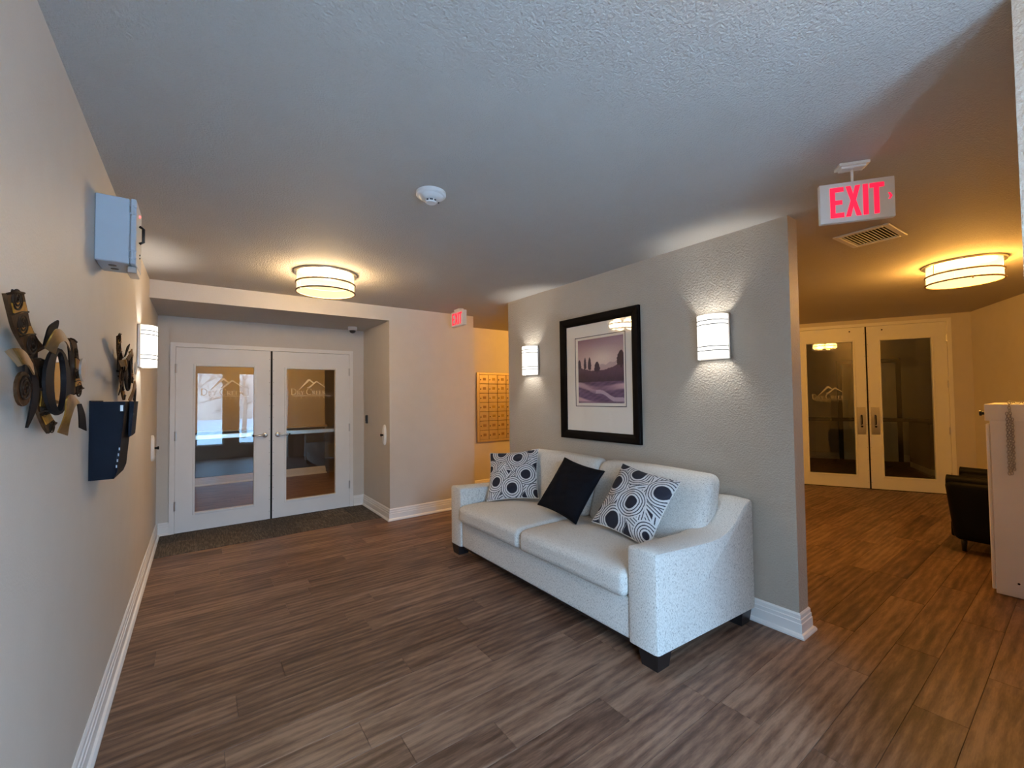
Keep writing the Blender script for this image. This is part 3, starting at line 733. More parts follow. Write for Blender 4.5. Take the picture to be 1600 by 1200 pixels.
# ------------------------------------------------------------------ wall art
ART = {
    'A': ([(-0.53, 0.168), (-0.485, 0.141), (-0.434, 0.111), (-0.368, 0.09), (-0.281, 0.063)], [(-0.423, 0.191), (-0.376, 0.165), (-0.322, 0.133), (-0.245, 0.11), (-0.149, 0.096)], [0.05, 0.045, 0.04, 0.035, 0.03]),
    'B': ([(-0.261, 0.06), (-0.215, 0.021), (-0.2, -0.029), (-0.209, -0.066), (-0.154, -0.11), (-0.103, -0.134)], [(-0.14, 0.061), (-0.138, 0.025), (-0.135, -0.028), (-0.113, -0.068), (-0.065, -0.095), (-0.029, -0.108)], [0.03]*6),
    'C': ([(0.112, 0.153), (0.169, 0.109), (0.182, 0.049), (0.176, 0.001), (0.188, -0.026)], [(0.204, 0.15), (0.241, 0.102), (0.265, 0.049), (0.289, 0.013), (0.328, -0.001)], [0.03]*5),
    'D1': ([(-0.562, 0.051), (-0.632, 0.051), (-0.618, 0.053), (-0.557, 0.05), (-0.443, 0.035)], [(-0.484, 0.026), (-0.575, 0.025), (-0.574, 0.026), (-0.532, 0.024), (-0.43, 0.012)], [0.06, 0.085, 0.09, 0.085, 0.07]),
    'D2': ([(-0.462, 0.028), (-0.403, 0.001), (-0.349, -0.031), (-0.317, -0.065), (-0.296, -0.108)], [(-0.43, 0.015), (-0.351, -0.003), (-0.298, -0.03), (-0.269, -0.066), (-0.284, -0.109)], [0.07, 0.06, 0.05, 0.04, 0.03]),
    'E1': ([(-0.189, 0.168), (-0.243, 0.144), (-0.251, 0.114), (-0.242, 0.093)], [(-0.182, 0.165), (-0.167, 0.149), (-0.197, 0.117), (-0.207, 0.098)], [0.06, 0.055, 0.05, 0.045]),
    'E2': ([(-0.3, 0.083), (-0.333, 0.106), (-0.307, 0.13), (-0.222, 0.134), (-0.07, 0.124)], [(-0.209, 0.076), (-0.265, 0.094), (-0.261, 0.104), (-0.186, 0.111), (-0.052, 0.099)], [0.06, 0.075, 0.08, 0.075, 0.06]),
    'E3': ([(-0.085, 0.123), (-0.009, 0.087), (0.061, 0.035), (0.094, -0.022)], [(-0.054, 0.126), (0.049, 0.092), (0.123, 0.038), (0.148, -0.026)], [0.06, 0.05, 0.04, 0.035]),
    'F1': ([(-0.115, -0.131), (-0.158, -0.083), (-0.197, -0.04), (-0.139, -0.028), (0.048, -0.05)], [(-0.009, -0.147), (-0.105, -0.107), (-0.112, -0.066), (-0.08, -0.055), (0.048, -0.053)], [0.05, 0.07, 0.08, 0.08, 0.065]),
    'F2': ([(0.021, -0.054), (0.104, -0.09), (0.207, -0.134)], [(0.07, -0.054), (0.193, -0.092), (0.323, -0.152)], [0.065, 0.055, 0.04]),
}
RO = [(0.016, 0.013), (0.01, -0.019), (-0.01, -0.046), (-0.041, -0.068), (-0.08, -0.08), (-0.122, -0.084), (-0.162, -0.078), (-0.196, -0.065), (-0.223, -0.046), (-0.241, -0.022), (-0.248, 0.004), (-0.244, 0.03), (-0.229, 0.054), (-0.205, 0.075), (-0.173, 0.091), (-0.134, 0.099), (-0.092, 0.099), (-0.052, 0.089), (-0.018, 0.07), (0.006, 0.043)]
RI = [(-0.05, 0.01), (-0.051, -0.016), (-0.06, -0.04), (-0.073, -0.059), (-0.091, -0.071), (-0.111, -0.074), (-0.131, -0.07), (-0.149, -0.058), (-0.164, -0.04), (-0.174, -0.018), (-0.178, 0.006), (-0.177, 0.031), (-0.17, 0.053), (-0.158, 0.072), (-0.141, 0.085), (-0.122, 0.09), (-0.102, 0.088), (-0.083, 0.078), (-0.066, 0.06), (-0.055, 0.037)]
GE = [(-0.381, -0.017), (-0.384, -0.032), (-0.395, -0.045), (-0.411, -0.053), (-0.43, -0.056), (-0.449, -0.053), (-0.465, -0.045), (-0.476, -0.033), (-0.48, -0.019), (-0.478, -0.006), (-0.468, 0.006), (-0.453, 0.015), (-0.435, 0.019), (-0.415, 0.017), (-0.398, 0.009), (-0.386, -0.003)]
HE = [(0.211, 0.06), (0.208, 0.045), (0.198, 0.031), (0.183, 0.022), (0.165, 0.019), (0.146, 0.021), (0.131, 0.029), (0.12, 0.04), (0.116, 0.054), (0.118, 0.069), (0.127, 0.082), (0.141, 0.091), (0.159, 0.095), (0.178, 0.094), (0.194, 0.087), (0.206, 0.075)]
def lerp2(a, b, t): return tuple(a[i]+(b[i]-a[i])*t for i in range(len(a)))
def dense(edge, xs, k=5):
    """Catmull-Rom resample of an edge to (x,y,z) points"""
    P = [Vector((x, e[0], e[1])) for e, x in zip(edge, xs)]; out = []
    for i in range(len(P)-1):
        p0, p1, p2, p3 = P[max(i-1, 0)], P[i], P[i+1], P[min(i+2, len(P)-1)]
        for s in range(k):
            t = s/k; out.append(.5*((2*p1)+(p2-p0)*t+(2*p0-5*p1+4*p2-p3)*t*t+(3*p1-p0-3*p2+p3)*t**3))
    out.append(P[-1]); return out
def make_art(loc, label):
    t = thing('wall_art', label, 'wall art', loc, group='scrolled metal wall sculptures')
    spir = {'A': (.13, .48, .80), 'B': (.18, .62, .92), 'C': (.2, .55, .85)}
    ochre = {'A': (.24, .58), 'B': (.36, .48, .74), 'C': (.36, .68)}
    for k, (l, r, xs) in ART.items():
        L, Rr = dense(l, xs), dense(r, xs)
        nm = {'A': 'scrolled_band', 'B': 'scrolled_band', 'C': 'scrolled_band'}.get(k, 'gold_leaf' if k.endswith('1') and k != 'E1' or k == 'E2' else 'dark_leaf')
        thick = .006 if k in 'ABC' else .003
        p = obj(nm, strip(bmesh.new(), L, Rr, thick, (1, 0, 0)), M_BROWN if k in 'ABC' else (M_GOLD if nm == 'gold_leaf' else M_ARTBLK), t, 'auto' if k not in 'ABC' else False)
        if k in 'ABC':
            n = len(L)-1; mid = lambda f: (L[int(f*n)]+Rr[int(f*n)])/2
            for f in ochre[k]:
                i0, i1 = int(f*n)-1, int(f*n)+2
                a = [L[i]+(Rr[i]-L[i])*.12+Vector((.0025, 0, 0)) for i in range(max(i0, 0), min(i1, n)+1)]; b = [L[i]+(Rr[i]-L[i])*.88+Vector((.0025, 0, 0)) for i in range(max(i0, 0), min(i1, n)+1)]
                obj('ochre_panel', strip(bmesh.new(), a, b, .002, (1, 0, 0)), M_OCHRE, p)
            for f in spir[k]:
                c = mid(f); w = (L[int(f*n)]-Rr[int(f*n)]).length*.27
                pts = [(c.x+.001, c.y+w*1.15*(1-.9*s/50)*math.cos(.36*s+2.6), c.z+w*.85*(1-.9*s/50)*math.sin(.36*s+2.6)) for s in range(51)]
                obj('scroll', tube(bmesh.new(), pts, w*.075, 6), M_SCROLL, p, True)
            for f in (.02, .33, .67, .97):
                i = min(n, max(0, int(f*n))); a, b = L[i], Rr[i]
                obj('cross_bar', tube(bmesh.new(), [a+(b-a)*.04+Vector((.001, 0, 0)), (a+b)/2+Vector((.001, 0, .003)), b+(a-b)*.04+Vector((.001, 0, 0))], .0026, 6), M_SCROLL, p, True)
    bm = bmesh.new(); o1 = [bm.verts.new((.050, *q)) for q in RO]; i1 = [bm.verts.new((.052, *q)) for q in RI]; o2 = [bm.verts.new((.043, *q)) for q in RO]; i2 = [bm.verts.new((.044, *q)) for q in RI]; n = len(RO)
    for i in range(n):
        j = (i+1) % n
        bm.faces.new((o1[i], o1[j], i1[j], i1[i])); bm.faces.new((i1[i], i1[j], i2[j], i2[i])); bm.faces.new((o2[i], o2[j], o1[j], o1[i])); bm.faces.new((i2[i], i2[j], o2[j], o2[i]))
    bmesh.ops.recalc_face_normals(bm, faces=bm.faces[:]); ring = obj('mirror_frame', bm, M_ARTBLK, t, 'auto')
    bm = bmesh.new(); prism(bm, RI, 'x', .0435, .046); obj('mirror', bm, M_MIRROR, ring)
    for E_, mt, nm in ((GE, M_BROWN, 'scroll_disc'), (HE, M_CHROME, 'plain_disc')):
        bm = bmesh.new(); prism(bm, E_, 'x', .050, .055); p = obj(nm, bm, mt, t)
        if nm == 'scroll_disc':
            cy, cz = -.43, -.018; pts = [(.057, cy+.040*(1-.85*s/40)*math.cos(.4*s), cz+.030*(1-.85*s/40)*math.sin(.4*s)) for s in range(41)]
            obj('scroll', tube(bmesh.new(), pts, .0022, 6), M_SCROLL, p, True)
    bm = bmesh.new(); bx(bm, (.001, -.13, .02), (.044, -.12, .03)); bx(bm, (.022, -.24, .02), (.026, .19, .03)); bx(bm, (.040, -.43, -.02), (.044, -.20, -.012)); bx(bm, (.022, -.30, .02), (.026, -.2, .09))
    obj('mounting_bar', bm, M_ARTBLK, t)
    return t
make_art((0, 1.8, 1.5), 'gold and brown scrolled metal wall sculpture with oval mirror, nearest on the left wall')
make_art((0, 3.25, 1.59), 'scrolled metal wall sculpture partly hidden behind the file holder')

# ------------------------------------------------------------------ mailboxes
t = thing('mailbox_bank', 'bank of small bronze mailboxes set in the corridor wall', 'mailboxes', (3.89, YM, .73))
ncol, cw, ch, x0, z0 = 5, .1735, .1475, .045, .035
wT, hT = x0*2+ncol*cw, z0*2+7*ch
bm = bmesh.new()
bx(bm, (0, -.03, 0), (x0, -.001, hT), .004); bx(bm, (wT-x0, -.03, 0), (wT, -.001, hT), .004); bx(bm, (x0, -.03, 0), (wT-x0, -.001, z0), .004); bx(bm, (x0, -.03, hT-z0), (wT-x0, -.001, hT), .004)
obj('bank_frame', bm, M_BRASS, t); obj('back_plate', BX((x0, -.012, z0), (wT-x0, -.001, hT-z0)), M_DKMET, t)
dm = D.meshes.new('mailbox_door'); b_ = BX((.003, -.026, .003), (cw-.003, -.012, ch-.003), .003); b_.to_mesh(dm); b_.free(); dm.materials.append(M_BRASS)
lm = D.meshes.new('lock'); b_ = lathe(bmesh.new(), [(.009, -.026), (.009, -.031), (.0, -.032)], (.025, 0, ch*.45), 10, 'y'); b_.to_mesh(lm); b_.free(); lm.materials.append(M_DKMET)
M_PLATE = plain('name_plate_gold', (.75, .52, .16), .25, .8); M_PLATED = plain('name_plate_paper', (.30, .17, .07), .5)
lps = []
for mtl in (M_PLATE, M_PLATED):
    pm_ = D.meshes.new('name_plate'); b_ = BX((.070, -.029, ch*.38), (.125, -.0255, ch*.66), .001); b_.to_mesh(pm_); b_.free(); pm_.materials.append(mtl); lps.append(pm_)
for c in range(ncol):
    for r in range(7):
        d_ = D.objects.new('mailbox_door', dm); COL.objects.link(d_); d_.parent = t; d_.location = (x0+c*cw, 0, z0+r*ch)
        for nm, me in (('lock', lm), ('name_plate', lps[0] if (c in (1, 2) and r > 1) else lps[1])):
            q = D.objects.new(nm, me); COL.objects.link(q); q.parent = d_

# ------------------------------------------------------------------ framed picture
t = thing('framed_picture', 'black framed purple landscape print on the taupe wall', 'picture', (XS, 2.643, 1.045), R(-90))
# local: x to the right seen from the room, y=0 wall, -y outwards
PWd, PHt, fw_ = .936, 1.138, .078
bm = bmesh.new()
prof = [(0, -.001), (0, -.030), (.012, -.036), (.05, -.030), (fw_, -.020), (fw_, -.001)]
cor = [(-PWd/2, 0, 1, 1), (PWd/2, 0, -1, 1), (PWd/2, PHt, -1, -1), (-PWd/2, PHt, 1, -1)]
rings = [[bm.verts.new((cx+sx*o, yy, cz+sz*o)) for o, yy in prof] for cx, cz, sx, sz in cor]
for i in range(4):
    a, b = rings[i], rings[(i+1) % 4]
    for j in range(len(prof)-1): bm.faces.new((a[j], a[j+1], b[j+1], b[j]))
bmesh.ops.recalc_face_normals(bm, faces=bm.faces[:]); obj('frame', bm, M_FRAME, t)
M_MAT = plain('cream_mat_board', (.86, .80, .70), .8, var=.01)
mb = obj('mat_board', BX((-PWd/2+fw_-.004, -.010, fw_-.004), (PWd/2-fw_+.004, -.004, PHt-fw_+.004)), M_MAT, t)
bd = lambda yv: 2.643-yv       # wall y -> local x
X0, X1, Z0_, Z1_ = bd(2.919), bd(2.323), 1.348-1.045, 1.991-1.045
bm = bmesh.new()
for q in (((X0, Z0_), (X1, Z0_+.006)), ((X0, Z1_-.006), (X1, Z1_)), ((X0, Z0_), (X0+.006, Z1_)), ((X1-.006, Z0_), (X1, Z1_))): bx(bm, (q[0][0], -.0115, q[0][1]), (q[1][0], -.0098, q[1][1]))
obj('border_line', bm, M_BLACK, mb)
nx, nz = 110, 120; px0, px1, pz0, pz1 = bd(2.88), bd(2.345), 1.380-1.045, 1.963-1.045
def paint(u, v):
    """u right, v up in 0..1: dusk sky over hills with dark trees and a stream"""
    def nz_(a, b, s): return (math.sin(a*12.9*s+b*7.7*s+math.sin(b*23.1*s))+math.sin(a*31.7*s-b*18.3*s))*.25
    s = max(0, min(1, (v-.5)/.5)); c = lerp2((.80, .55, .50), (.36, .20, .25), s**1.5)
    g = math.exp(-((u-.55)**2/.10+(v-.66)**2/.02)); c = lerp2(c, (.92, .76, .66), min(1, g))
    far = .555+.02*math.sin(u*9)+.012*math.sin(u*37)
    if v < far+.05 and .5 < u < .85: c = lerp2(c, (.40, .24, .30), .5)
    hill = .50+.10*(2*u-.9)**2+.01*nz_(u, 0, 3)
    if v < hill: c = lerp2((.060, .028, .062), (.13, .06, .10), max(0, min(1, (v-.36)/.16))+nz_(u, v, 2)*.25)
    for (tx, tb, tw, th) in ((.03, .52, .045, .17), (.165, .50, .034, .22), (.27, .48, .042, .24), (.44, .46, .070, .18), (.95, .52, .10, .26)):
        dy = (v-tb)/th
        if 0 < dy < 1:
            wd = tw*(math.sin(math.pi*min(1, dy*.82+.18))**.6)*(.9+.25*nz_(u*3, v*3, 4))
            if dy < .16: wd = tw*.14
            if abs(u-tx) < wd: c = (.045, .018, .042)
    if v < .33:
        c = lerp2((.10, .055, .13), (.20, .11, .22), .5+nz_(u, v*4, 1.3))
        st = math.sin(v*26+u*2.2+1.2*math.sin(u*4))
        if st > .2: c = lerp2(c, (.80, .52, .58), min(.9, (st-.2)*1.5)*(.6+.4*math.sin(u*5+v*9)))
        if abs(v-(.16-.28*(u-.5)+.02*math.sin(u*14))) < .028+.03*max(0, u-.6): c = lerp2(c, (.70, .55, .66), .75 if u > .4 else .3)
        if v < .03: c = lerp2(c, (.05, .03, .09), .5)
    return tuple(max(0, min(1, k)) for k in c)
me = D.meshes.new('landscape_print'); vs, fs, cs = [], [], []
for j in range(nz+1):
    for i in range(nx+1):
        u, v = i/nx, j/nz; vs.append((px0+(px1-px0)*u, -.0112, pz0+(pz1-pz0)*v)); cs += [*paint(u, v), 1]
for j in range(nz):
    for i in range(nx): a = j*(nx+1)+i; fs.append((a, a+1, a+nx+2, a+nx+1))
me.from_pydata(vs, [], fs); ca = me.color_attributes.new('Col', 'FLOAT_COLOR', 'POINT'); ca.data.foreach_set('color', cs)
mobj('landscape_print', me, M_PRINT, mb)
obj('glass_pane', BX((-PWd/2+fw_-.003, -.0165, fw_-.003), (PWd/2-fw_+.003, -.014, PHt-fw_+.003)), M_CGLASS, t)

# ------------------------------------------------------------------ sofa
SX, SY = 2.28, 1.377     # front and near side
t = thing('sofa', 'cream chenille two-seat sofa against the taupe wall', 'sofa', (2.75, 2.5, 0))
O = Vector((2.75, 2.5, 0))
def sp(nm, bm, mat=M_SOFA, smooth=True, parent=t):
    bmesh.ops.translate(bm, verts=bm.verts[:], vec=-O); return obj(nm, bm, mat, parent, smooth)
def arm(ya, yb, flare):
    prof = [(2.28, .095), (2.28, .60), (2.283, .612), (2.295, .620), (2.42, .612), (2.60, .602), (2.78, .594), (2.88, .600), (2.96, .622), (3.03, .662), (3.09, .710), (3.14, .748), (3.18, .768), (3.215, .772), (3.228, .764), (3.232, .748), (3.232, .095)]
    bm = bmesh.new(); rd = .022; secs = []
    for (yy, ins) in ((0, rd), (.25*rd, .35*rd), (rd, 0), (1, 0), (2, 0), (3, .35*rd), (4, rd)):
        pass
    for s, ins in ((0.0, rd), (.3*rd, .3*rd), (rd, 0), (None, 0), (-rd, 0), (-.3*rd, .3*rd), (-0.0001, rd)):
        sec = []
        for i, (x, z) in enumerate(prof):
            f = (x-2.28)/.952
            y0_, y1_ = ya+flare[0]*f, yb+flare[1]*f
            y_ = (y0_+y1_)/2 if s is None else (y0_+s if s >= 0 else y1_+s)
            px, pz = x, z
            if pz > .1:
                pz -= ins
            if x < 2.29: px += ins*.8
            if x > 3.22: px -= ins*.8
            if s is None: pz += .006 if pz > .1 else 0
            sec.append(bm.verts.new((px, y_, pz)))
        secs.append(sec)
    n = len(prof)
    for a, b in zip(secs, secs[1:]):
        for i in range(n): bm.faces.new((a[i], a[(i+1) % n], b[(i+1) % n], b[i]))
    bm.faces.new(secs[0][::-1]); bm.faces.new(secs[-1]); bmesh.ops.recalc_face_normals(bm, faces=bm.faces[:])
    return bm
sp('arm', arm(SY, 1.567, (-.055, 0)), smooth='auto'); sp('arm', arm(3.435, 3.622, (0, .01)), smooth='auto')
sp('seat_base', rbox((.93, 1.868, .23), .015, c=(2.757, 2.5, .212)))
sp('back_frame', rbox((.16, 1.99, .66), .03, fn=lambda p: (p.x+.03*p.z, p.y, p.z), c=(3.135, 2.5, .43)))
def seat(y0_, y1_):
    L = y1_-y0_
    def fn(p):
        z = p.z
        if p.x < -.3: z += -.01*((-p.x-.3)/.1)
        z += .006*math.sin(p.y*9+1)*max(0, 1-abs(p.x)*2)
        return (p.x, p.y, z)
    return rbox((.78, L, .15), .045, fn=fn, mid=10, crown=.025, c=(2.640, (y0_+y1_)/2, .402))
sp('seat_cushion', seat(1.57, 2.535)); sp('seat_cushion', seat(2.54, 3.432))
def backc(y0_, y1_, over):
    L = y1_-y0_
    def fn(p):
        x, y_, z = p
        k = (z+.23)/.46
        x = x*(1-.25*k)+.15*k-.01*math.cos(y_/L*math.pi)
        z += .005*math.cos(y_/L*math.pi*2)*(1 if z > 0 else 0)
        return (x, y_, z)
    return rbox((.22, L, .46), .07, fn=fn, mid=9, c=(2.945, (y0_+y1_)/2, .695))
sp('back_cushion', backc(1.475, 2.43, 0)); sp('back_cushion', backc(2.435, 3.40, 0))
for cx, cy, s1, s2 in ((2.35, 1.445, 1, 1), (2.35, 3.555, 1, -1), (3.15, 1.40, -1, 1), (3.15, 3.555, -1, -1)):
    bm = bmesh.new(); a, b = .062, .062
    q0 = [(cx-a+.012, cy-b+.012), (cx+a-.012, cy-b+.012), (cx+a-.012, cy+b-.012), (cx-a+.012, cy+b-.012)]; q1 = [(cx-a, cy-b), (cx+a, cy-b), (cx+a, cy+b), (cx-a, cy+b)]
    v0 = [bm.verts.new((*p, 0.0)) for p in q0]; v1 = [bm.verts.new((*p, .097)) for p in q1]
    bm.faces.new(v0[::-1]); bm.faces.new(v1)
    for i in range(4): bm.faces.new((v0[i], v0[(i+1) % 4], v1[(i+1) % 4], v1[i]))
    sp('foot', bm, M_FOOT, False)
sp('under_rail', (lambda b: (bx(b, (2.33, 1.5, .062), (2.36, 3.5, .098)), bx(b, (2.4, 1.40, .062), (3.1, 1.43, .098)), b)[2])(bmesh.new()), M_FOOT, False)

# ------------------------------------------------------------------ pillows
def pat(layout):
    """layered concentric bands: each item (cx, cy, disc radius, outer radius, tail angle or None)"""
    navy, white = (.018, .018, .030), (.68, .66, .64)
    def stripe(q): return white if (q % .039)/.039 < .66 else navy
    def f(u, v):
        col = navy
        for cx, cy, r0, r1, tail in layout:
            if tail is None: continue
            dx, dy = u-cx, v-cy; ca, sa = math.cos(R(tail)), math.sin(R(tail)); al, ac = dx*ca+dy*sa, abs(-dx*sa+dy*ca)
            if al > 0 and r0 < ac < r1: col = stripe(ac-r0)
        for cx, cy, r0, r1, tail in layout:
            d = math.hypot(u-cx, v-cy)
            if d < r0: col = navy
            elif d < r1: col = stripe(d-r0)
        return col
    return f
LAY1 = [(.86, .97, .07, .21, 225), (.02, .62, .07, .19, -20), (.27, .95, .095, .21, -60), (1.0, .08, .08, .22, 200), (.62, .82, .10, .22, 230), (.18, .32, .095, .21, -80), (.80, .44, .10, .22, 120), (.52, .17, .105, .225, 40)]
LAY2 = [(.08, 1.0, .10, .22, 270), (.42, .92, .11, .225, -40), (.93, .12, .05, .19, 100), (.90, .74, .105, .225, 160), (.02, .22, .06, .20, 30), (.13, .66, .11, .23, -55), (.36, .11, .12, .24, 75), (.56, .44, .10, .24, -20)]
def pillow(name, label, loc, eul, s, T, layout, mat, n=150, group=None):
    me = D.meshes.new(name); vs, fs, cs = [], [], []; f = pat(layout) if layout else None
    idx = {}
    for side in (0, 1):
        for j in range(n+1):
            for i in range(n+1):
                edge = i in (0, n) or j in (0, n)
                if side and edge: idx[(1, i, j)] = idx[(0, i, j)]; continue
                a, b = 2*i/n-1, 2*j/n-1
                th = T*((1-abs(a)**2.6)*(1-abs(b)**2.6))**.55
                x = s/2*a*(1-.075*(1-b*b)); z = s/2*b*(1-.075*(1-a*a))
                w = .006*math.sin(9*a+4*b)*(1-a*a)*(1-b*b)+.004*math.sin(17*b-5*a)*(1-a*a)
                idx[(side, i, j)] = len(vs); vs.append((x, (-th-w) if side == 0 else th, z)); cs += [*(f(i/n, j/n) if f else (0, 0, 0)), 1]
    for side in (0, 1):
        for j in range(n):
            for i in range(n):
                q = [idx[(side, i, j)], idx[(side, i+1, j)], idx[(side, i+1, j+1)], idx[(side, i, j+1)]]
                fs.append(q if side == 0 else q[::-1])
    me.from_pydata(vs, [], fs)
    if f: ca = me.color_attributes.new('Col', 'FLOAT_COLOR', 'POINT'); ca.data.foreach_set('color', cs)
    t = D.objects.new(name, None); COL.objects.link(t); t.location = loc; t.rotation_euler = [R(v) for v in eul]; tag(t, label, 'pillow', group)
    p = mobj('cover', me, mat, t, True)
    k = 40; pts = []
    for (a0, b0, a1, b1) in ((-1, -1, 1, -1), (1, -1, 1, 1), (1, 1, -1, 1), (-1, 1, -1, -1)):
        for i in range(k):
            a, b = a0+(a1-a0)*i/k, b0+(b1-b0)*i/k; pts.append((s/2*a*(1-.075*(1-b*b)), 0, s/2*b*(1-.075*(1-a*a))))
    obj('seam', tube(bmesh.new(), pts, .004, 6, True), mat if not f else M_SOFA, t, True)
    return t
pillow('patterned_pillow', 'navy and white looped-stripe pillow in the far corner of the sofa', (2.745, 3.255, .715), (-33, -6, -50), .485, .075, LAY1, M_PILLOW, 220, 'looped-stripe pillows')
pillow('patterned_pillow', 'navy and white looped-stripe pillow nearest the front arm', (2.765, 1.885, .718), (-36, 7, -91), .485, .075, LAY2, M_PILLOW, 220, 'looped-stripe pillows')
pillow('black_pillow', 'plain black pillow in the middle of the sofa', (2.75, 2.50, .712), (-36, 7, -91), .455, .075, None, M_VELVET, 40)

# ------------------------------------------------------------------ right edge: white cabinet, chain, armchair
t = thing('white_cabinet', 'tall white cabinet at the right edge with a chain over its side', 'cabinet', (5.23, .30, 0))
M_CAB = plain('white_enamel', (.88, .87, .83), .4, var=.01)
obj('body', BX((-.262, -.188, .004), (.27, .165, 1.325), .004), M_CAB, t)
obj('top_panel', BX((-.2635, -.19, 1.232), (.28, .187, 1.352), .003, 1), M_CAB, t)
d_ = obj('door', BX((-.262, .166, .03), (.27, .184, 1.21), .004), M_CAB, t)
bm = bmesh.new(); lathe(bm, [(.012, .187), (.012, .20), (.02, .205), (.02, .215), (0, .218)], (-.22, 0, 1.285), 16, 'y'); obj('knob', bm, M_BLACK, t, 'auto')
bm = bmesh.new(); lathe(bm, [(.007, -.2625), (.007, -.264), (0, -.2645)], (0, .058, .103), 10, 'x'); obj('screw', bm, M_DKMET, t)
t = thing('chain', 'steel chain draped over the side of the white cabinet', 'chain', (4.951, .37, .865))
lk = D.meshes.new('link'); b_ = bmesh.new(); tube(b_, [(0, .0062*math.cos(2*math.pi*i/12), .0125*math.sin(2*math.pi*i/12)) for i in range(12)], .0021, 5, True); b_.to_mesh(lk); b_.free(); lk.materials.append(M_STEEL)
for p_ in lk.polygons: p_.use_smooth = True
paths = [[(0, -.006+.002*math.sin(k), .50-.019*k) for k in range(27)], [(-.001, .008, .42-.019*k) for k in range(23)], [(-.003, -.016, .38-.019*k) for k in range(19)]]
for pth in paths:
    for k, q in enumerate(pth):
        o = D.objects.new('link', lk); COL.objects.link(o); o.parent = t; o.location = (q[0], q[1], q[2]); o.rotation_euler = (random.uniform(-.2, .2), 0, R(70)*(k % 2)+random.uniform(-.3, .3))
for k in range(12):
    o = D.objects.new('link', lk); COL.objects.link(o); o.parent = t; o.location = (.035+.004*k, -.006-.017*k, 1.3565-.86+.004*(k % 2)); o.rotation_euler = (R(90), R(70)*(k % 2), 0)

t = thing('armchair', 'black leather armchair half hidden behind the white cabinet', 'armchair', (6.28, .50, 0))
for s in (-1, 1):
    def af(p):
        return (p.x*(1+.12*(p.z+.25)), p.y+.05*(p.z/.5), p.z)
    a_ = obj('arm', rbox((.16, .66, .52), .05, fn=af, c=(s*.33, .0, .37)), M_LEATH, t, True)
    bm = bmesh.new(); tube(bm, [(s*.33, -.3, .615), (s*.33, .345, .625)], .055, 14); obj('arm_roll', bm, M_LEATH, a_, 'auto')
obj('seat', rbox((.52, .58, .20), .05, crown=.03, c=(0, .06, .36)), M_LEATH, t, True)
obj('seat_rail', rbox((.66, .62, .14), .02, c=(0, .02, .19)), M_LEATH, t, True)
obj('backrest', rbox((.74, .16, .62), .06, fn=lambda p: (p.x, p.y-.06*p.z, p.z), c=(0, -.28, .55)), M_LEATH, t, True)
for sx in (-1, 1):
    for sy in (-1, 1):
        bm = bmesh.new(); lathe(bm, [(.016, 0), (.024, .13)], (sx*.31, sy*.25, 0), 12); obj('leg', bm, M_FOOT, t, True)

# ------------------------------------------------------------------ dim room behind the hall doors
def lt(name, label, cat, x, y, z=0, rz=0):
    p = DA+DE*x+DN*y; return thing(name, label, cat, (p.x, p.y, z), DRZ+rz)
t = lt('wall_outlet', 'small outlet plate seen through the left hall door glass', 'outlet', .05, 3.4, .30)
obj('plate', BX((-.036, -.008, 0), (.036, -.001, .115), .002), M_WHITEP, t)
for z in (.025, .07): obj('socket', BX((-.016, -.0095, z), (.016, -.0078, z+.025), .001), M_TRIM, t)
t = lt('far_door', 'dim panelled door seen through the right hall door glass', 'door', 1.55, 3.398)
obj('leaf', BX((-.45, -.04, 0.005), (.45, -.001, 2.05)), M_DOOR, t)
for (a, b) in (((-.3, 1.05), (.3, 1.85)), ((-.3, .2), (.3, .85))): obj('panel', BX((a[0], -.048, a[1]), (b[0], -.039, b[1]), .006), M_DOOR, t)
bm = bmesh.new(); bx(bm, (-.53, -.05, 0), (-.45, -.001, 2.13)); bx(bm, (.45, -.05, 0), (.53, -.001, 2.13)); bx(bm, (-.45, -.05, 2.05), (.45, -.001, 2.13)); obj('door_frame', bm, M_FOOT, t)
t = lt('dark_counter', 'dark counter seen through the right hall door glass', 'counter', 2.5, 2.2)
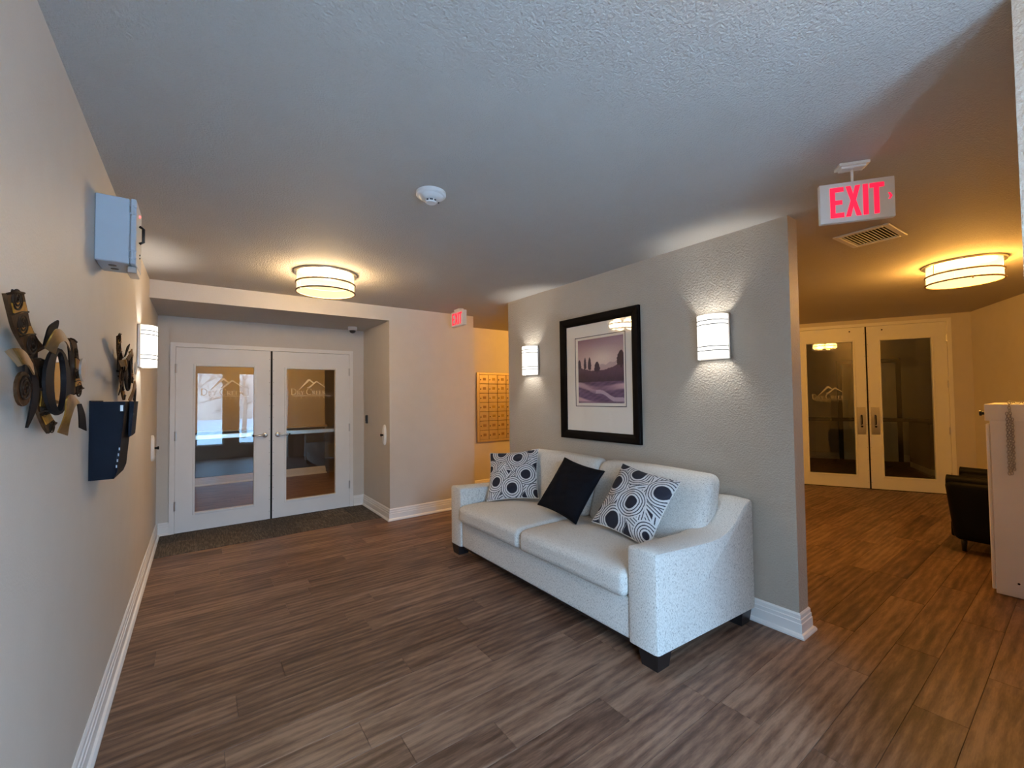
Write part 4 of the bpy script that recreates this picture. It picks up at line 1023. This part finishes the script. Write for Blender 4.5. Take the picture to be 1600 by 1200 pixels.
obj('body', BX((-.5, -.5, .1), (.5, .5, .86), .004), M_WAINS, t); obj('plinth', BX((-.5, -.5, 0), (.5, .5, .1)), M_TRIM, t); obj('worktop', BX((-.53, -.53, .86), (.53, .53, .90), .006), M_WAINS, t)

# ------------------------------------------------------------------ outdoors, seen only as reflection in the door glass
struct('snow_ground', BX((-40, -60, -.35), (40, YB-.14, -.25)), M_SNOW, 'snowy ground outside the reflected windows', 'ground')
bm = bmesh.new(); pts = [(-40+2*i, 4.6+.7*math.sin(i*.5)+.4*math.sin(i*1.7)) for i in range(41)]
prism(bm, [(-40, -.3)]+pts+[(40, -.3)], 'y', -34, -32); struct('hillside', bm, M_HILL, 'tan brushy bank beyond the snow', 'hill')
def bare_tree(loc, h, seed, label):
    rnd = random.Random(seed); t = thing('bare_tree', label, 'tree', loc, group='bare trees outside'); bm = bmesh.new(); br = bmesh.new()
    tube(bm, [(0, 0, 0), (.05, .02, h*.3), (-.03, .05, h*.55)], [.10, .08, .05], 8); obj('trunk', bm, M_TWIG, t, True)
    def grow(p, d, L, r, k):
        q = [Vector(p)]; dd = Vector(d)
        for i in range(4): dd = (dd+Vector((rnd.uniform(-.3, .3), rnd.uniform(-.3, .3), rnd.uniform(-.12, .2)))).normalized(); q.append(q[-1]+dd*L/4)
        tube(br, q, [r*(1-.17*i) for i in range(5)], 5)
        if k:
            for i in range(4): grow(q[rnd.randint(1, 4)], (dd+Vector((rnd.uniform(-1, 1), rnd.uniform(-1, 1), rnd.uniform(-.3, .6)))).normalized(), L*.62, r*.55, k-1)
    for i in range(6):
        a = i*1.05+rnd.uniform(-.3, .3); grow((0, 0, h*(.28+.05*i)), (math.cos(a), math.sin(a), .55), h*.42, .035, 2)
    obj('branches', br, M_TWIG, t, True)
bare_tree((-.4, -7.0, -.25), 4.2, 3, 'bare branching tree nearest the windows in the reflection')
bare_tree((2.0, -10.5, -.25), 5.0, 5, 'bare tree further back in the snow reflection')
bare_tree((7.5, -9.0, -.25), 4.5, 9, 'bare tree to the side of the reflected snow')
